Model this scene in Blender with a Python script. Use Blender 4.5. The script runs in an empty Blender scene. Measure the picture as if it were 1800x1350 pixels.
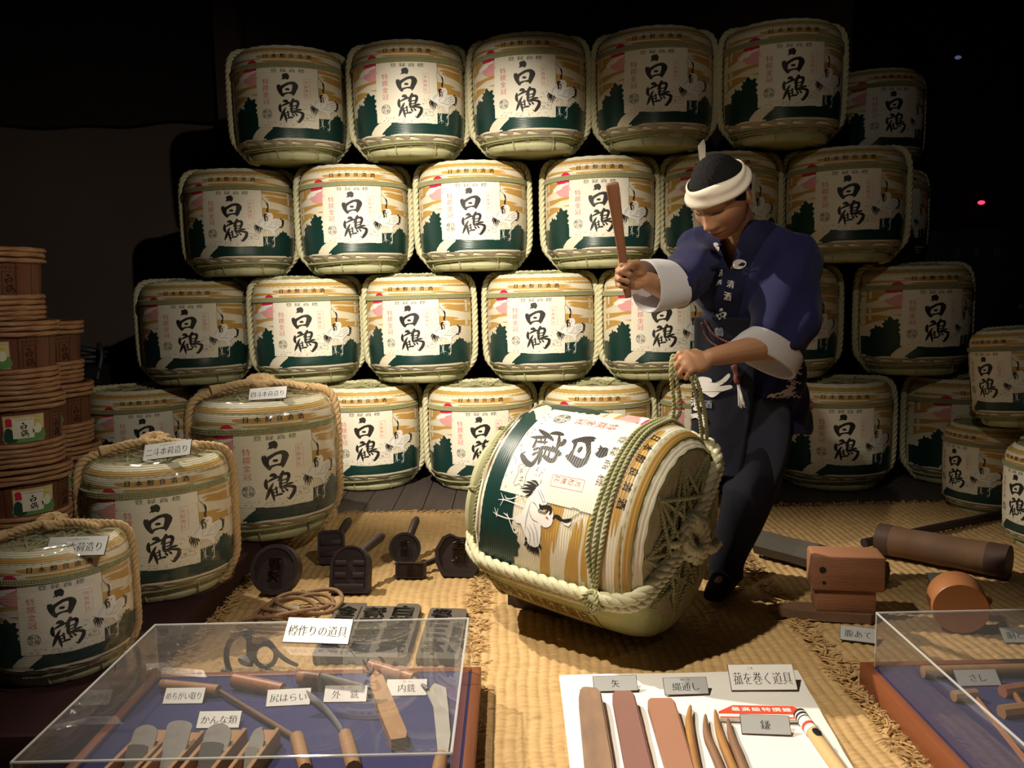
import bpy, bmesh, math, random
import numpy as np
from mathutils import Vector, Matrix, geometry
from mathutils.bvhtree import BVHTree

random.seed(7)
rng = np.random.default_rng(7)
SC = bpy.context.scene
COL = SC.collection
PI = math.pi
R = math.radians

# ------------------------------------------------------------------ camera
CAM_H, PITCH, ROLL, FPX = 1.12, R(6.5), R(1.2), 1509.0
cam_d = bpy.data.cameras.new('camera')
cam_d.sensor_width = 36.0
cam_d.lens = FPX / 1800 * 36
cam_d.clip_start = 0.02
cam = bpy.data.objects.new('camera', cam_d)
COL.objects.link(cam)
FWD = Vector((0, math.cos(PITCH), -math.sin(PITCH)))
_u0 = Vector((0, math.sin(PITCH), math.cos(PITCH)))
RGT = Vector((1, 0, 0)) * math.cos(ROLL) - _u0 * math.sin(ROLL)
UPV = Vector((1, 0, 0)) * math.sin(ROLL) + _u0 * math.cos(ROLL)
cam.matrix_world = Matrix(((RGT.x, UPV.x, -FWD.x, 0), (RGT.y, UPV.y, -FWD.y, 0), (RGT.z, UPV.z, -FWD.z, CAM_H), (0, 0, 0, 1)))
SC.camera = cam

# ------------------------------------------------------------------ world, lights, exposure
w = bpy.data.worlds.new('world'); SC.world = w; w.use_nodes = True
w.node_tree.nodes['Background'].inputs[0].default_value = (0.9, 0.75, 0.7, 1)
w.node_tree.nodes['Background'].inputs[1].default_value = 0.0045
SC.view_settings.view_transform = 'Standard'
SC.view_settings.look = 'None'
SC.view_settings.exposure = 0.0
SC.view_settings.gamma = 1.0
SC.view_settings.use_curve_mapping = False

def spot(name, loc, target, watts, angle, blend=0.5, col=(1, .885, .72), size=.04):
    l = bpy.data.lights.new(name, 'SPOT'); l.energy = watts; l.color = col
    l.spot_size = R(angle); l.spot_blend = blend; l.shadow_soft_size = size
    o = bpy.data.objects.new(name, l); COL.objects.link(o); o.location = loc
    o.rotation_euler = (Vector(target) - Vector(loc)).to_track_quat('-Z', 'Y').to_euler()
    return o
spot('spotlight_stack', (-0.75, 1.3, 3.0), (-0.26, 4.65, 0.97), 1270, 41, 1.0)
spot('spotlight_stage', (-2.2, 3.9, 3.4), (0.55, 2.35, 0.15), 1050, 50, 1.0)
spot('spotlight_front', (-1.1, 1.6, 3.3), (0.10, 1.95, 0.1), 500, 50, 1.0)
spot('spotlight_left', (1.3, 0.5, 3.2), (-1.6, 3.7, 0.8), 205, 62, 1.0)
spot('spotlight_right', (0.2, 0.7, 3.3), (1.75, 4.4, 1.1), 36, 60, 1.0)
spot('spotlight_man', (-0.35, 0.7, 2.9), (0.72, 2.9, 1.02), 130, 24, 1.0)

# ------------------------------------------------------------------ pixel helpers (rays of the photograph's camera)
def ray(px, py):
    return RGT * ((px - 900) / FPX) + FWD - UPV * ((py - 675) / FPX)
def proj(P):
    v = Vector(P) - Vector((0, 0, CAM_H)); zc = v.dot(FWD)
    return 900 + FPX * v.dot(RGT) / zc, 675 - FPX * v.dot(UPV) / zc
def at(px, py, z=0.0):
    d = ray(px, py); t = (z - CAM_H) / d.z
    return Vector((d.x * t, d.y * t, z))
def atY(px, py, Y):
    d = ray(px, py); t = Y / d.y
    return Vector((d.x * t, Y, CAM_H + d.z * t))

# ------------------------------------------------------------------ materials
MATS = {}
def mat(name, col, rough=.6, spec=.4, metal=0.0, var=0.0, vscale=8.0, stretch=(1, 1, 1), col2=None,
        bump=0.0, bscale=60.0, bstretch=None, ribs=None, emit=None, coat=0.0, sheen=0.0, detail=4.0, obj_coord=True):
    """principled material; var mixes col with col2 by stretched noise; bump is noise relief; ribs=(axis, period m, strength)"""
    if name in MATS: return MATS[name]
    m = bpy.data.materials.new(name); m.use_nodes = True
    nt = m.node_tree; N = nt.nodes; L = nt.links
    b = N['Principled BSDF']
    b.inputs['Base Color'].default_value = (*col, 1)
    b.inputs['Roughness'].default_value = rough
    b.inputs['Specular IOR Level'].default_value = spec
    b.inputs['Metallic'].default_value = metal
    if coat: b.inputs['Coat Weight'].default_value = coat
    if sheen: b.inputs['Sheen Weight'].default_value = sheen
    tc = N.new('ShaderNodeTexCoord')
    def noise(scale, st, det):
        mp = N.new('ShaderNodeMapping'); mp.inputs['Scale'].default_value = st
        L.new(tc.outputs['Object'], mp.inputs['Vector'])
        n = N.new('ShaderNodeTexNoise'); n.inputs['Scale'].default_value = scale; n.inputs['Detail'].default_value = det
        L.new(mp.outputs[0], n.inputs['Vector']); return n
    if var > 0:
        n = noise(vscale, stretch, detail)
        rp = N.new('ShaderNodeValToRGB')
        c2 = col2 if col2 else tuple(c * .55 for c in col)
        rp.color_ramp.elements[0].position = .5 - .3 * (1.2 - var); rp.color_ramp.elements[1].position = .5 + .3 * (1.2 - var)
        rp.color_ramp.elements[0].color = (*[a * (1 - var) + c * var for a, c in zip(col, c2)], 1)
        rp.color_ramp.elements[1].color = (*col, 1)
        L.new(n.outputs['Fac'], rp.inputs['Fac']); L.new(rp.outputs['Color'], b.inputs['Base Color'])
    last = None
    if ribs:
        ax, per, st = ribs
        wv = N.new('ShaderNodeTexWave'); wv.bands_direction = ax
        wv.inputs['Scale'].default_value = 2 * PI / per / 20.0; wv.inputs['Distortion'].default_value = .6
        wv.inputs['Detail'].default_value = 1; wv.inputs['Detail Scale'].default_value = .4
        L.new(tc.outputs['Object'], wv.inputs['Vector'])
        bp = N.new('ShaderNodeBump'); bp.inputs['Strength'].default_value = st; bp.inputs['Distance'].default_value = .004
        L.new(wv.outputs['Fac'], bp.inputs['Height']); last = bp
    if bump > 0:
        n2 = noise(bscale, bstretch or stretch, 3)
        bp = N.new('ShaderNodeBump'); bp.inputs['Strength'].default_value = bump; bp.inputs['Distance'].default_value = .004
        L.new(n2.outputs['Fac'], bp.inputs['Height'])
        if last: L.new(last.outputs[0], bp.inputs['Normal'])
        last = bp
    if last: L.new(last.outputs[0], b.inputs['Normal'])
    if emit:
        b.inputs['Emission Color'].default_value = (*emit[0], 1); b.inputs['Emission Strength'].default_value = emit[1]
    MATS[name] = m
    return m

def clear_mat(name, tint=(1, 1, 1), gloss=.08, rough=.02, milky=0.0, milk_col=(.8, .8, .8), bump=0.0, bscale=20):
    """thin clear plastic: see-through with a fresnel sheen and a little milkiness"""
    if name in MATS: return MATS[name]
    m = bpy.data.materials.new(name); m.use_nodes = True
    nt = m.node_tree; N = nt.nodes; L = nt.links
    N.remove(N['Principled BSDF']); out = N['Material Output']
    tr = N.new('ShaderNodeBsdfTransparent'); tr.inputs[0].default_value = (*tint, 1)
    gl = N.new('ShaderNodeBsdfGlossy'); gl.inputs['Roughness'].default_value = rough
    df = N.new('ShaderNodeBsdfDiffuse'); df.inputs[0].default_value = (*milk_col, 1)
    fr = N.new('ShaderNodeFresnel'); fr.inputs['IOR'].default_value = 1.45
    mx1 = N.new('ShaderNodeMixShader'); mx1.inputs[0].default_value = milky
    L.new(tr.outputs[0], mx1.inputs[1]); L.new(df.outputs[0], mx1.inputs[2])
    mx2 = N.new('ShaderNodeMixShader')
    ma = N.new('ShaderNodeMath'); ma.operation = 'MULTIPLY'; ma.inputs[1].default_value = gloss
    ge = N.new('ShaderNodeNewGeometry'); mb_ = N.new('ShaderNodeMath'); mb_.operation = 'SUBTRACT'; mb_.inputs[0].default_value = 1.0
    L.new(ge.outputs['Backfacing'], mb_.inputs[1]); mc_ = N.new('ShaderNodeMath'); mc_.operation = 'MULTIPLY'
    L.new(fr.outputs[0], ma.inputs[0]); L.new(ma.outputs[0], mc_.inputs[0]); L.new(mb_.outputs[0], mc_.inputs[1]); L.new(mc_.outputs[0], mx2.inputs[0])
    L.new(mx1.outputs[0], mx2.inputs[1]); L.new(gl.outputs[0], mx2.inputs[2])
    L.new(mx2.outputs[0], out.inputs['Surface'])
    if bump:
        tc = N.new('ShaderNodeTexCoord'); n = N.new('ShaderNodeTexNoise'); n.inputs['Scale'].default_value = bscale
        L.new(tc.outputs['Object'], n.inputs['Vector'])
        bp = N.new('ShaderNodeBump'); bp.inputs['Strength'].default_value = bump; bp.inputs['Distance'].default_value = .03
        L.new(n.outputs['Fac'], bp.inputs['Height']); L.new(bp.outputs[0], gl.inputs['Normal']); L.new(bp.outputs[0], fr.inputs['Normal'])
    MATS[name] = m
    return m

# ------------------------------------------------------------------ mesh helpers
def catmull(pts, n=6, closed=False):
    P = [Vector(p) for p in pts]; out = []
    m = len(P)
    rngi = range(m) if closed else range(m - 1)
    for i in rngi:
        if closed: p0, p1, p2, p3 = P[i - 1], P[i], P[(i + 1) % m], P[(i + 2) % m]
        else: p0, p1, p2, p3 = P[max(i - 1, 0)], P[i], P[i + 1], P[min(i + 2, m - 1)]
        for k in range(n):
            t = k / n
            out.append(.5 * ((2 * p1) + (p2 - p0) * t + (2 * p0 - 5 * p1 + 4 * p2 - p3) * t * t + (3 * p1 - p0 - 3 * p2 + p3) * t ** 3))
    if not closed: out.append(P[-1])
    return out

def frames(path, closed=False):
    P = [Vector(p) for p in path]; n = len(P); T = []
    for i in range(n):
        if closed: t = P[(i + 1) % n] - P[i - 1]
        else: t = P[min(i + 1, n - 1)] - P[max(i - 1, 0)]
        T.append(t.normalized() if t.length > 1e-9 else Vector((0, 0, 1)))
    a = Vector((0, 0, 1)) if abs(T[0].z) < .9 else Vector((1, 0, 0))
    U = [(a - T[0] * a.dot(T[0])).normalized()]
    for i in range(1, n):
        u = U[-1] - T[i] * U[-1].dot(T[i])
        U.append(u.normalized() if u.length > 1e-6 else U[-1])
    return P, T, U, [t.cross(u) for t, u in zip(T, U)]

class MB:
    def __init__(s): s.v = []; s.f = []; s.m = []
    def add(s, vs, fs, mi=0, M=None):
        o = len(s.v)
        if M is not None: vs = [M @ Vector(v) for v in vs]
        s.v += [tuple(v) for v in vs]; s.f += [tuple(o + i for i in f) for f in fs]; s.m += [mi] * len(fs)
        return s
    def box(s, c, d, M=None, mi=0, bev=0.0):
        if bev > 0:
            bm = bmesh.new(); bmesh.ops.create_cube(bm, size=1)
            for v in bm.verts: v.co = Vector((v.co.x * d[0] + c[0], v.co.y * d[1] + c[1], v.co.z * d[2] + c[2]))
            bmesh.ops.bevel(bm, geom=list(bm.edges), offset=bev, segments=2, affect='EDGES', profile=.5)
            s.bm(bm, M, mi); bm.free(); return s
        x, y, z = [q / 2 for q in d]
        vs = [(c[0] + a * x, c[1] + b * y, c[2] + e * z) for a in (-1, 1) for b in (-1, 1) for e in (-1, 1)]
        return s.add(vs, [(0, 1, 3, 2), (4, 6, 7, 5), (0, 4, 5, 1), (2, 3, 7, 6), (0, 2, 6, 4), (1, 5, 7, 3)], mi, M)
    def bm(s, bm, M=None, mi=0):
        bm.verts.index_update()
        return s.add([v.co.copy() for v in bm.verts], [[v.index for v in f.verts] for f in bm.faces], mi, M)
    def tube(s, path, rad, n=8, caps=True, closed=False, mi=0, M=None, flat=1.0):
        P, T, U, W = frames(path, closed); k = len(P)
        rr = rad if hasattr(rad, '__len__') else [rad] * k
        vs = []; fs = []
        for i in range(k):
            for j in range(n):
                a = 2 * PI * j / n
                vs.append(P[i] + U[i] * (math.cos(a) * rr[i]) + W[i] * (math.sin(a) * rr[i] * flat))
        for i in range(k if closed else k - 1):
            i2 = (i + 1) % k
            for j in range(n):
                j2 = (j + 1) % n
                fs.append((i * n + j, i * n + j2, i2 * n + j2, i2 * n + j))
        if caps and not closed:
            fs.append(tuple(range(n - 1, -1, -1))); fs.append(tuple((k - 1) * n + j for j in range(n)))
        return s.add(vs, fs, mi, M)
    def rope(s, path, rad, strands=3, pitch=.05, n=6, closed=False, mi=0, M=None, fat=.58):
        """laid rope: strands wound as helices around the path"""
        P = [Vector(p) for p in path]
        if closed: P = P + [P[0]]
        L = [0.0]
        for a, b in zip(P, P[1:]): L.append(L[-1] + (b - a).length)
        tot = L[-1]; step = pitch / 7
        k = max(4, int(tot / step)); Q = []; j = 0
        for i in range(k + 1):
            d = tot * i / k
            while j < len(L) - 2 and L[j + 1] < d: j += 1
            t = (d - L[j]) / max(L[j + 1] - L[j], 1e-9); Q.append(P[j].lerp(P[j + 1], t))
        _, T, U, W = frames(Q)
        turns = tot / pitch
        if closed: turns = round(turns)
        for q in range(strands):
            pp = []
            for i in range(k + 1):
                a = 2 * PI * (turns * i / k + q / strands)
                pp.append(Q[i] + (U[i] * math.cos(a) + W[i] * math.sin(a)) * rad * .48)
            s.tube(pp, rad * fat, n, caps=True, mi=mi, M=M)
        return s
    def lathe(s, prof, n=48, a0=0.0, a1=2 * PI, mi=0, M=None, mod=None):
        full = abs(a1 - a0 - 2 * PI) < 1e-6; k = len(prof); m = n if full else n + 1
        vs = []; fs = []
        for i in range(m):
            a = a0 + (a1 - a0) * i / n
            for (r, z) in prof:
                if mod: r, z = mod(a, r, z)
                vs.append((r * math.sin(a), -r * math.cos(a), z))
        for i in range(n):
            i2 = (i + 1) % m
            for j in range(k - 1): fs.append((i * k + j, i2 * k + j, i2 * k + j + 1, i * k + j + 1))
        return s.add(vs, fs, mi, M)
    def prism(s, poly, z0, z1, M=None, mi=0):
        poly = [Vector((p[0], p[1], 0)) for p in poly]; n = len(poly)
        tris = geometry.tessellate_polygon([poly])
        vs = [(p.x, p.y, z0) for p in poly] + [(p.x, p.y, z1) for p in poly]
        ar = sum(poly[i].x * poly[(i + 1) % n].y - poly[(i + 1) % n].x * poly[i].y for i in range(n))
        fs = []
        for t in tris:
            a, b, c = t
            cr = (poly[b] - poly[a]).cross(poly[c] - poly[a]).z
            if cr < 0: a, b, c = a, c, b
            fs.append((a + n, b + n, c + n)); fs.append((c, b, a))
        for i in range(n):
            j = (i + 1) % n
            fs.append((i, j, j + n, i + n) if ar > 0 else (j, i, i + n, j + n))
        return s.add(vs, fs, mi, M)
    def ball(s, c, r, nu=16, nv=10, M=None, mi=0):
        if not hasattr(r, '__len__'): r = (r, r, r)
        vs = [(c[0], c[1], c[2] - r[2])]; fs = []
        for i in range(1, nv):
            p = -PI / 2 + PI * i / nv
            for j in range(nu):
                a = 2 * PI * j / nu
                vs.append((c[0] + r[0] * math.cos(p) * math.cos(a), c[1] + r[1] * math.cos(p) * math.sin(a), c[2] + r[2] * math.sin(p)))
        vs.append((c[0], c[1], c[2] + r[2])); last = len(vs) - 1
        for j in range(nu): fs.append((0, 1 + (j + 1) % nu, 1 + j))
        for i in range(nv - 2):
            for j in range(nu):
                a = 1 + i * nu + j; b = 1 + i * nu + (j + 1) % nu
                fs.append((a, b, b + nu, a + nu))
        for j in range(nu): fs.append((last, last - nu + j, last - nu + (j + 1) % nu))
        return s.add(vs, fs, mi, M)
    def mesh(s, name, mats, smooth=40):
        me = bpy.data.meshes.new(name); me.from_pydata(s.v, [], s.f)
        if not isinstance(mats, (list, tuple)): mats = [mats]
        for m in mats: me.materials.append(m)
        me.polygons.foreach_set('material_index', s.m)
        if smooth:
            me.polygons.foreach_set('use_smooth', [True] * len(s.f))
            if smooth < 170: me.set_sharp_from_angle(angle=R(smooth))
        me.update()
        return me
    def build(s, name, mats, parent=None, smooth=40, M=None):
        return link(name, s.mesh(name, mats, smooth), parent, M)

def link(name, me, parent=None, M=None):
    o = bpy.data.objects.new(name, me); COL.objects.link(o)
    if parent is not None: o.parent = parent
    if M is not None: o.matrix_local = M
    return o
def tag(o, label=None, cat=None, group=None, kind=None):
    if label: o['label'] = label
    if cat: o['category'] = cat
    if group: o['group'] = group
    if kind: o['kind'] = kind
    return o
def thing(name, label, cat, loc=(0, 0, 0), rz=0.0, group=None):
    o = bpy.data.objects.new(name, None); COL.objects.link(o); o.empty_display_size = .05
    o.location = loc; o.rotation_euler = (0, 0, rz)
    return tag(o, label, cat, group)
def copy_tree(o, parent=None):
    c = o.copy(); COL.objects.link(c); c.parent = parent
    for ch in KIDS.get(o, o.children): copy_tree(ch, c)
    return c
KIDS = {}
def snap(o):
    for ch in o.children: snap(ch)
    KIDS[o] = list(o.children)

# flat print: 2-D outlines and text, cut into strips, then mapped on a surface by fn(x, y, off)
def smooth2(pts, n=3):
    return [(p.x, p.y) for p in catmull([(a, b, 0) for a, b in pts], n, True)]
def ribbon(stroke, n=5):
    """brush stroke [(x, y, halfwidth)...] -> outline"""
    S = catmull(stroke, n); Lf = []; Rt = []
    for i, p in enumerate(S):
        q0 = S[max(i - 1, 0)]; q1 = S[min(i + 1, len(S) - 1)]
        d = Vector((q1.x - q0.x, q1.y - q0.y)); d = d.normalized() if d.length > 0 else Vector((1, 0))
        nn = Vector((-d.y, d.x)); wd = max(p.z, 1e-5)
        Lf.append((p.x + nn.x * wd, p.y + nn.y * wd)); Rt.append((p.x - nn.x * wd, p.y - nn.y * wd))
    return Lf, Rt
TXT = {}
def text2d(s, serif=True, bold=0.0):
    """glyph outlines as a flat mesh, width 1 per character, centred; serif thins the level strokes like a Mincho face"""
    key = (s, serif, bold)
    if key in TXT: return TXT[key]
    c = bpy.data.curves.new('glyph', 'FONT'); c.body = s; c.size = 1; c.align_x = 'CENTER'; c.resolution_u = 2
    o = bpy.data.objects.new('glyph', c); me = o.to_mesh()
    vs = [(v.co.x, v.co.y - .38) for v in me.vertices]; fs = [tuple(p.vertices) for p in me.polygons]
    if serif or bold:
        cnt = {}
        for f in fs:
            for a, b in zip(f, f[1:] + f[:1]): cnt.setdefault((min(a, b), max(a, b)), []).append((a, b))
        nor = [Vector((0, 0)) for _ in vs]
        for e, l in cnt.items():
            if len(l) == 1:
                a, b = l[0]; d = Vector((vs[b][0] - vs[a][0], vs[b][1] - vs[a][1]))
                if d.length > 1e-9:
                    d.normalize(); nn = Vector((d.y, -d.x))
                    nor[a] += nn; nor[b] += nn
        ar = 0
        for f in fs[:40]:
            for a, b in zip(f, f[1:] + f[:1]): ar += vs[a][0] * vs[b][1] - vs[b][0] * vs[a][1]
        sg = 1 if ar > 0 else -1
        sx, sy = (.006 + bold, -.02 + bold) if serif else (bold, bold)
        nv = []
        for (x, y), q in zip(vs, nor):
            nv.append((x + sg * max(-1, min(1, q.x)) * sx, y + sg * max(-1, min(1, q.y)) * sy))
        vs = nv
    o.to_mesh_clear(); bpy.data.objects.remove(o); bpy.data.curves.remove(c)
    TXT[key] = (vs, fs); return vs, fs

class Print:
    """collects flat shapes in a 2-D design space"""
    def __init__(s): s.items = []
    def poly(s, pts, mi=0, off=0.0, holes=()):
        rings = [[Vector((a, b, 0)) for a, b in pts]] + [[Vector((a, b, 0)) for a, b in h] for h in holes]
        tris = geometry.tessellate_polygon(rings); vs = [(p.x, p.y) for r_ in rings for p in r_]
        s.items.append((vs, [tuple(t) for t in tris], mi, off)); return s
    def stroke(s, st, mi=0, off=0.0, n=5):
        Lf, Rt = ribbon(st, n); k = len(Lf)
        vs = Lf + Rt; fs = [(i, i + 1, k + i + 1, k + i) for i in range(k - 1)]
        s.items.append((vs, fs, mi, off)); return s
    def text(s, txt, cx, cy, w, h, mi=0, off=0.0, serif=True, bold=0.0, rot=0.0, flip=-1):
        """w, h: size of one character cell in design units; flip -1 when y runs down"""
        vs, fs = text2d(txt, serif, bold); ca, sa = math.cos(rot), math.sin(rot)
        vv = [(cx + x * w * ca - y * h * sa * flip, cy + x * w * sa + y * h * flip * ca) for x, y in vs]
        s.items.append((vv, fs, mi, off)); return s
    def vtext(s, txt, cx, y0, y1, w, h, **k):
        n = len(txt)
        for i, ch in enumerate(txt): s.text(ch, cx, y0 + (y1 - y0) * (i + .5) / n, w, h, **k)
        return s
    def circle(s, cx, cy, rx, ry=None, mi=0, off=0.0, ring=0.0, n=28):
        ry = ry or rx; o = [(cx + rx * math.cos(2 * PI * i / n), cy + ry * math.sin(2 * PI * i / n)) for i in range(n)]
        if ring:
            i_ = [(cx + (rx - ring) * math.cos(2 * PI * i / n), cy + (ry - ring) * math.sin(2 * PI * i / n)) for i in range(n)]
            s.items.append((o + i_, [(i, (i + 1) % n, n + (i + 1) % n, n + i) for i in range(n)], mi, off))
        else: s.poly(o, mi, off)
        return s
    def line(s, pts, wd, mi=0, off=0.0, closed=False):
        pts = list(pts) + ([pts[0]] if closed else [])
        for a, b in zip(pts, pts[1:]):
            d = Vector((b[0] - a[0], b[1] - a[1])); 
            if d.length < 1e-9: continue
            d.normalize(); nx, ny = -d.y * wd / 2, d.x * wd / 2; ex, ey = d.x * wd / 2, d.y * wd / 2
            s.items.append(([(a[0] + nx - ex, a[1] + ny - ey), (b[0] + nx + ex, b[1] + ny + ey), (b[0] - nx + ex, b[1] - ny + ey), (a[0] - nx - ex, a[1] - ny - ey)], [(0, 1, 2, 3)], mi, off))
        return s
    def mesh(s, name, mats, fn, base=0.0, du=None, dv=None):
        mb = MB()
        for vs, fs, mi, off in s.items:
            bm = bmesh.new(); bv = [bm.verts.new((x, y, 0)) for x, y in vs]
            for f in fs:
                try: bm.faces.new([bv[i] for i in f])
                except ValueError: pass
            xs = [x for x, y in vs]; ys = [y for x, y in vs]
            for (st, lo, hi, no) in ((du, min(xs), max(xs), (1, 0, 0)), (dv, min(ys), max(ys), (0, 1, 0))):
                if not st: continue
                q = math.ceil((lo + 1e-6) / st) * st
                while q < hi - 1e-6:
                    bmesh.ops.bisect_plane(bm, geom=bm.verts[:] + bm.edges[:] + bm.faces[:], plane_co=(no[0] * q, no[1] * q, 0), plane_no=no)
                    q += st
            bm.verts.index_update()
            pv = [fn(v.co.x, v.co.y, base + off) for v in bm.verts]
            ff = [[v.index for v in f.verts] for f in bm.faces]
            mb.add(pv, ff, mi); bm.free()
        return mb.mesh(name, mats, smooth=179)

# ------------------------------------------------------------------ palette
RIB = ('Z', .0075, .22)
m_komo = mat('white_printed_mat', (.80, .74, .58), .5, .35, var=.35, vscale=7, stretch=(1, 1, 5), col2=(.62, .53, .36), ribs=RIB, bump=.10, bscale=160)
m_panel = mat('cream_label_print', (.84, .80, .67), .5, .35, var=.18, vscale=6, col2=(.72, .65, .48), ribs=('Z', .0075, .16))
m_gold = mat('gold_cloud_print', (.55, .33, .085), .42, .4, ribs=RIB, var=.3, vscale=12, col2=(.42, .22, .05))
m_red = mat('crimson_print', (.62, .02, .08), .5, .3, ribs=RIB)
m_pink = mat('pink_print', (.76, .36, .36), .5, .3, ribs=RIB)
m_white = mat('white_print', (.86, .84, .80), .5, .3)
m_pine = mat('pine_green_print', (.008, .040, .033), .33, .55, ribs=('Z', .0075, .3))
m_ink = mat('black_ink', (.018, .015, .013), .5, .35, ribs=RIB)
m_greyink = mat('grey_ink', (.13, .12, .10), .6, .3)
m_redink = mat('red_ink', (.66, .16, .17), .6, .3)
m_straw = mat('green_straw', (.40, .40, .19), .75, .2, var=.6, vscale=26, stretch=(1, 1, .25), col2=(.24, .26, .10), bump=.35, bscale=120, bstretch=(1, 1, .2))
m_roll = mat('green_straw_roll', (.45, .44, .26), .7, .25, var=.5, vscale=40, stretch=(.3, .3, 2), col2=(.29, .30, .15), bump=.3, bscale=150)
m_skirt = mat('pale_pleated_straw', (.46, .40, .29), .75, .2, var=.5, vscale=18, stretch=(1.5, 1.5, .4), col2=(.27, .24, .15), bump=.25, bscale=90)
m_rope = mat('pale_straw_rope', (.60, .57, .38), .75, .2, var=.4, vscale=60, col2=(.42, .42, .24), bump=.35, bscale=220)
m_cord = mat('green_straw_cord', (.36, .355, .195), .75, .2, var=.4, vscale=70, col2=(.28, .30, .14), bump=.3, bscale=240)
m_tan = mat('tan_straw_rope', (.60, .42, .22), .75, .2, var=.5, vscale=50, col2=(.40, .26, .12), bump=.4, bscale=200)
m_top = mat('dry_straw_top', (.40, .34, .22), .85, .15, var=.6, vscale=30, col2=(.24, .22, .12), bump=.6, bscale=90)
m_film = clear_mat('clear_film', gloss=1.0, rough=.13, milky=.02)

# ------------------------------------------------------------------ sake barrel
BH = .575
_PR = [(0.0, .205), (.02, .218), (.07, .235), (.13, .272), (.17, .288), (.3, .293), (.5, .296), (.7, .296), (.86, .292), (.93, .283), (.965, .268), (.99, .246), (1.0, .225)]
def prof_r(zf):
    zf = min(max(zf, 0), 1)
    for (a, ra), (b, rb) in zip(_PR, _PR[1:]):
        if zf <= b: return ra + (rb - ra) * (zf - a) / (b - a)
    return _PR[-1][1]
def bmap(x, y, off):
    sx = min(max((x - 640) / 575, -.988), .988); a = math.asin(sx); zf = 1 - (y - 80) / 1210
    r_ = prof_r(zf) + off
    if zf > .96: off *= 1
    return (r_ * math.sin(a), -r_ * math.cos(a), zf * BH)
def c5(x, y): return ((x - 588) * .62 + 632, (y - 245) * .612 + 390)
def c5s(st): return [(*c5(x, y), wd * .615) for x, y, wd in st]
def c5p(pts): return [c5(x, y) for x, y in pts]

def kanji_haku(P, T=lambda p: p, mi=0, off=0.0):
    P.poly(T([(520, 262), (560, 250), (590, 243), (616, 268), (627, 298), (616, 338), (596, 360), (574, 347), (556, 343), (538, 362), (531, 346), (494, 364), (520, 322), (511, 290)]), mi, off)
    outer = [(438, 432), (452, 450), (468, 432), (486, 462), (512, 446), (590, 402), (660, 385), (702, 388), (742, 420), (758, 460), (748, 502), (726, 545), (704, 592), (672, 634), (650, 602), (600, 592), (546, 612), (520, 652), (494, 642), (464, 602), (440, 560), (425, 510), (421, 470)]
    hole = [(514, 506), (560, 470), (612, 441), (654, 434), (668, 452), (661, 502), (646, 560), (600, 568), (550, 576), (516, 588), (506, 550)]
    P.poly(T(outer), mi, off, [T(hole[::-1])])
    P.poly(T([(586 + 36 * math.cos(t * PI / 6), 520 + 21 * math.sin(t * PI / 6)) for t in range(12)]), mi, off)
TSURU = [[(468, 766, 7), (462, 800, 20), (458, 850, 24), (466, 890, 20), (478, 918, 5)],
         [(478, 812, 8), (520, 786, 15), (570, 762, 18), (620, 748, 14)],
         [(512, 740, 8), (530, 722, 22), (560, 722, 28), (585, 740, 16), (592, 760, 6)],
         [(662, 672, 12), (668, 700, 24), (640, 748, 22), (618, 790, 12), (600, 812, 5)],
         [(650, 738, 14), (640, 800, 21), (634, 870, 21), (640, 920, 15)],
         [(640, 742, 10), (690, 718, 18), (730, 722, 24), (742, 756, 22), (726, 812, 20), (706, 856, 12)],
         [(640, 812, 8), (720, 790, 11)], [(636, 858, 8), (714, 838, 11)],
         [(636, 902, 10), (700, 878, 14), (760, 862, 18), (800, 860, 6)],
         [(640, 925, 9), (720, 902, 13), (790, 912, 22), (812, 940, 24), (795, 1000, 26), (760, 1052, 24), (738, 1080, 12), (708, 1050, 5)],
         [(642, 930, 6), (664, 962, 17), (676, 985, 5)], [(686, 922, 6), (712, 950, 16), (722, 972, 5)],
         [(552, 828, 5), (528, 868, 16), (500, 930, 22), (474, 1000, 20), (448, 1062, 5)],
         [(520, 912, 14), (534, 980, 20), (545, 1040, 16), (552, 1092, 3)],
         [(540, 928, 7), (580, 910, 11), (604, 898, 5)], [(545, 968, 7), (598, 950, 11)],
         [(528, 1026, 7), (590, 1006, 12), (640, 996, 17), (656, 1008, 5)],
         [(574, 880, 8), (584, 940, 13), (588, 1012, 10)]]

def fill_rect(P, x0, y0, x1, y1, **k): P.poly([(x0, y0), (x1, y0), (x1, y1), (x0, y1)], **k)

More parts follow.
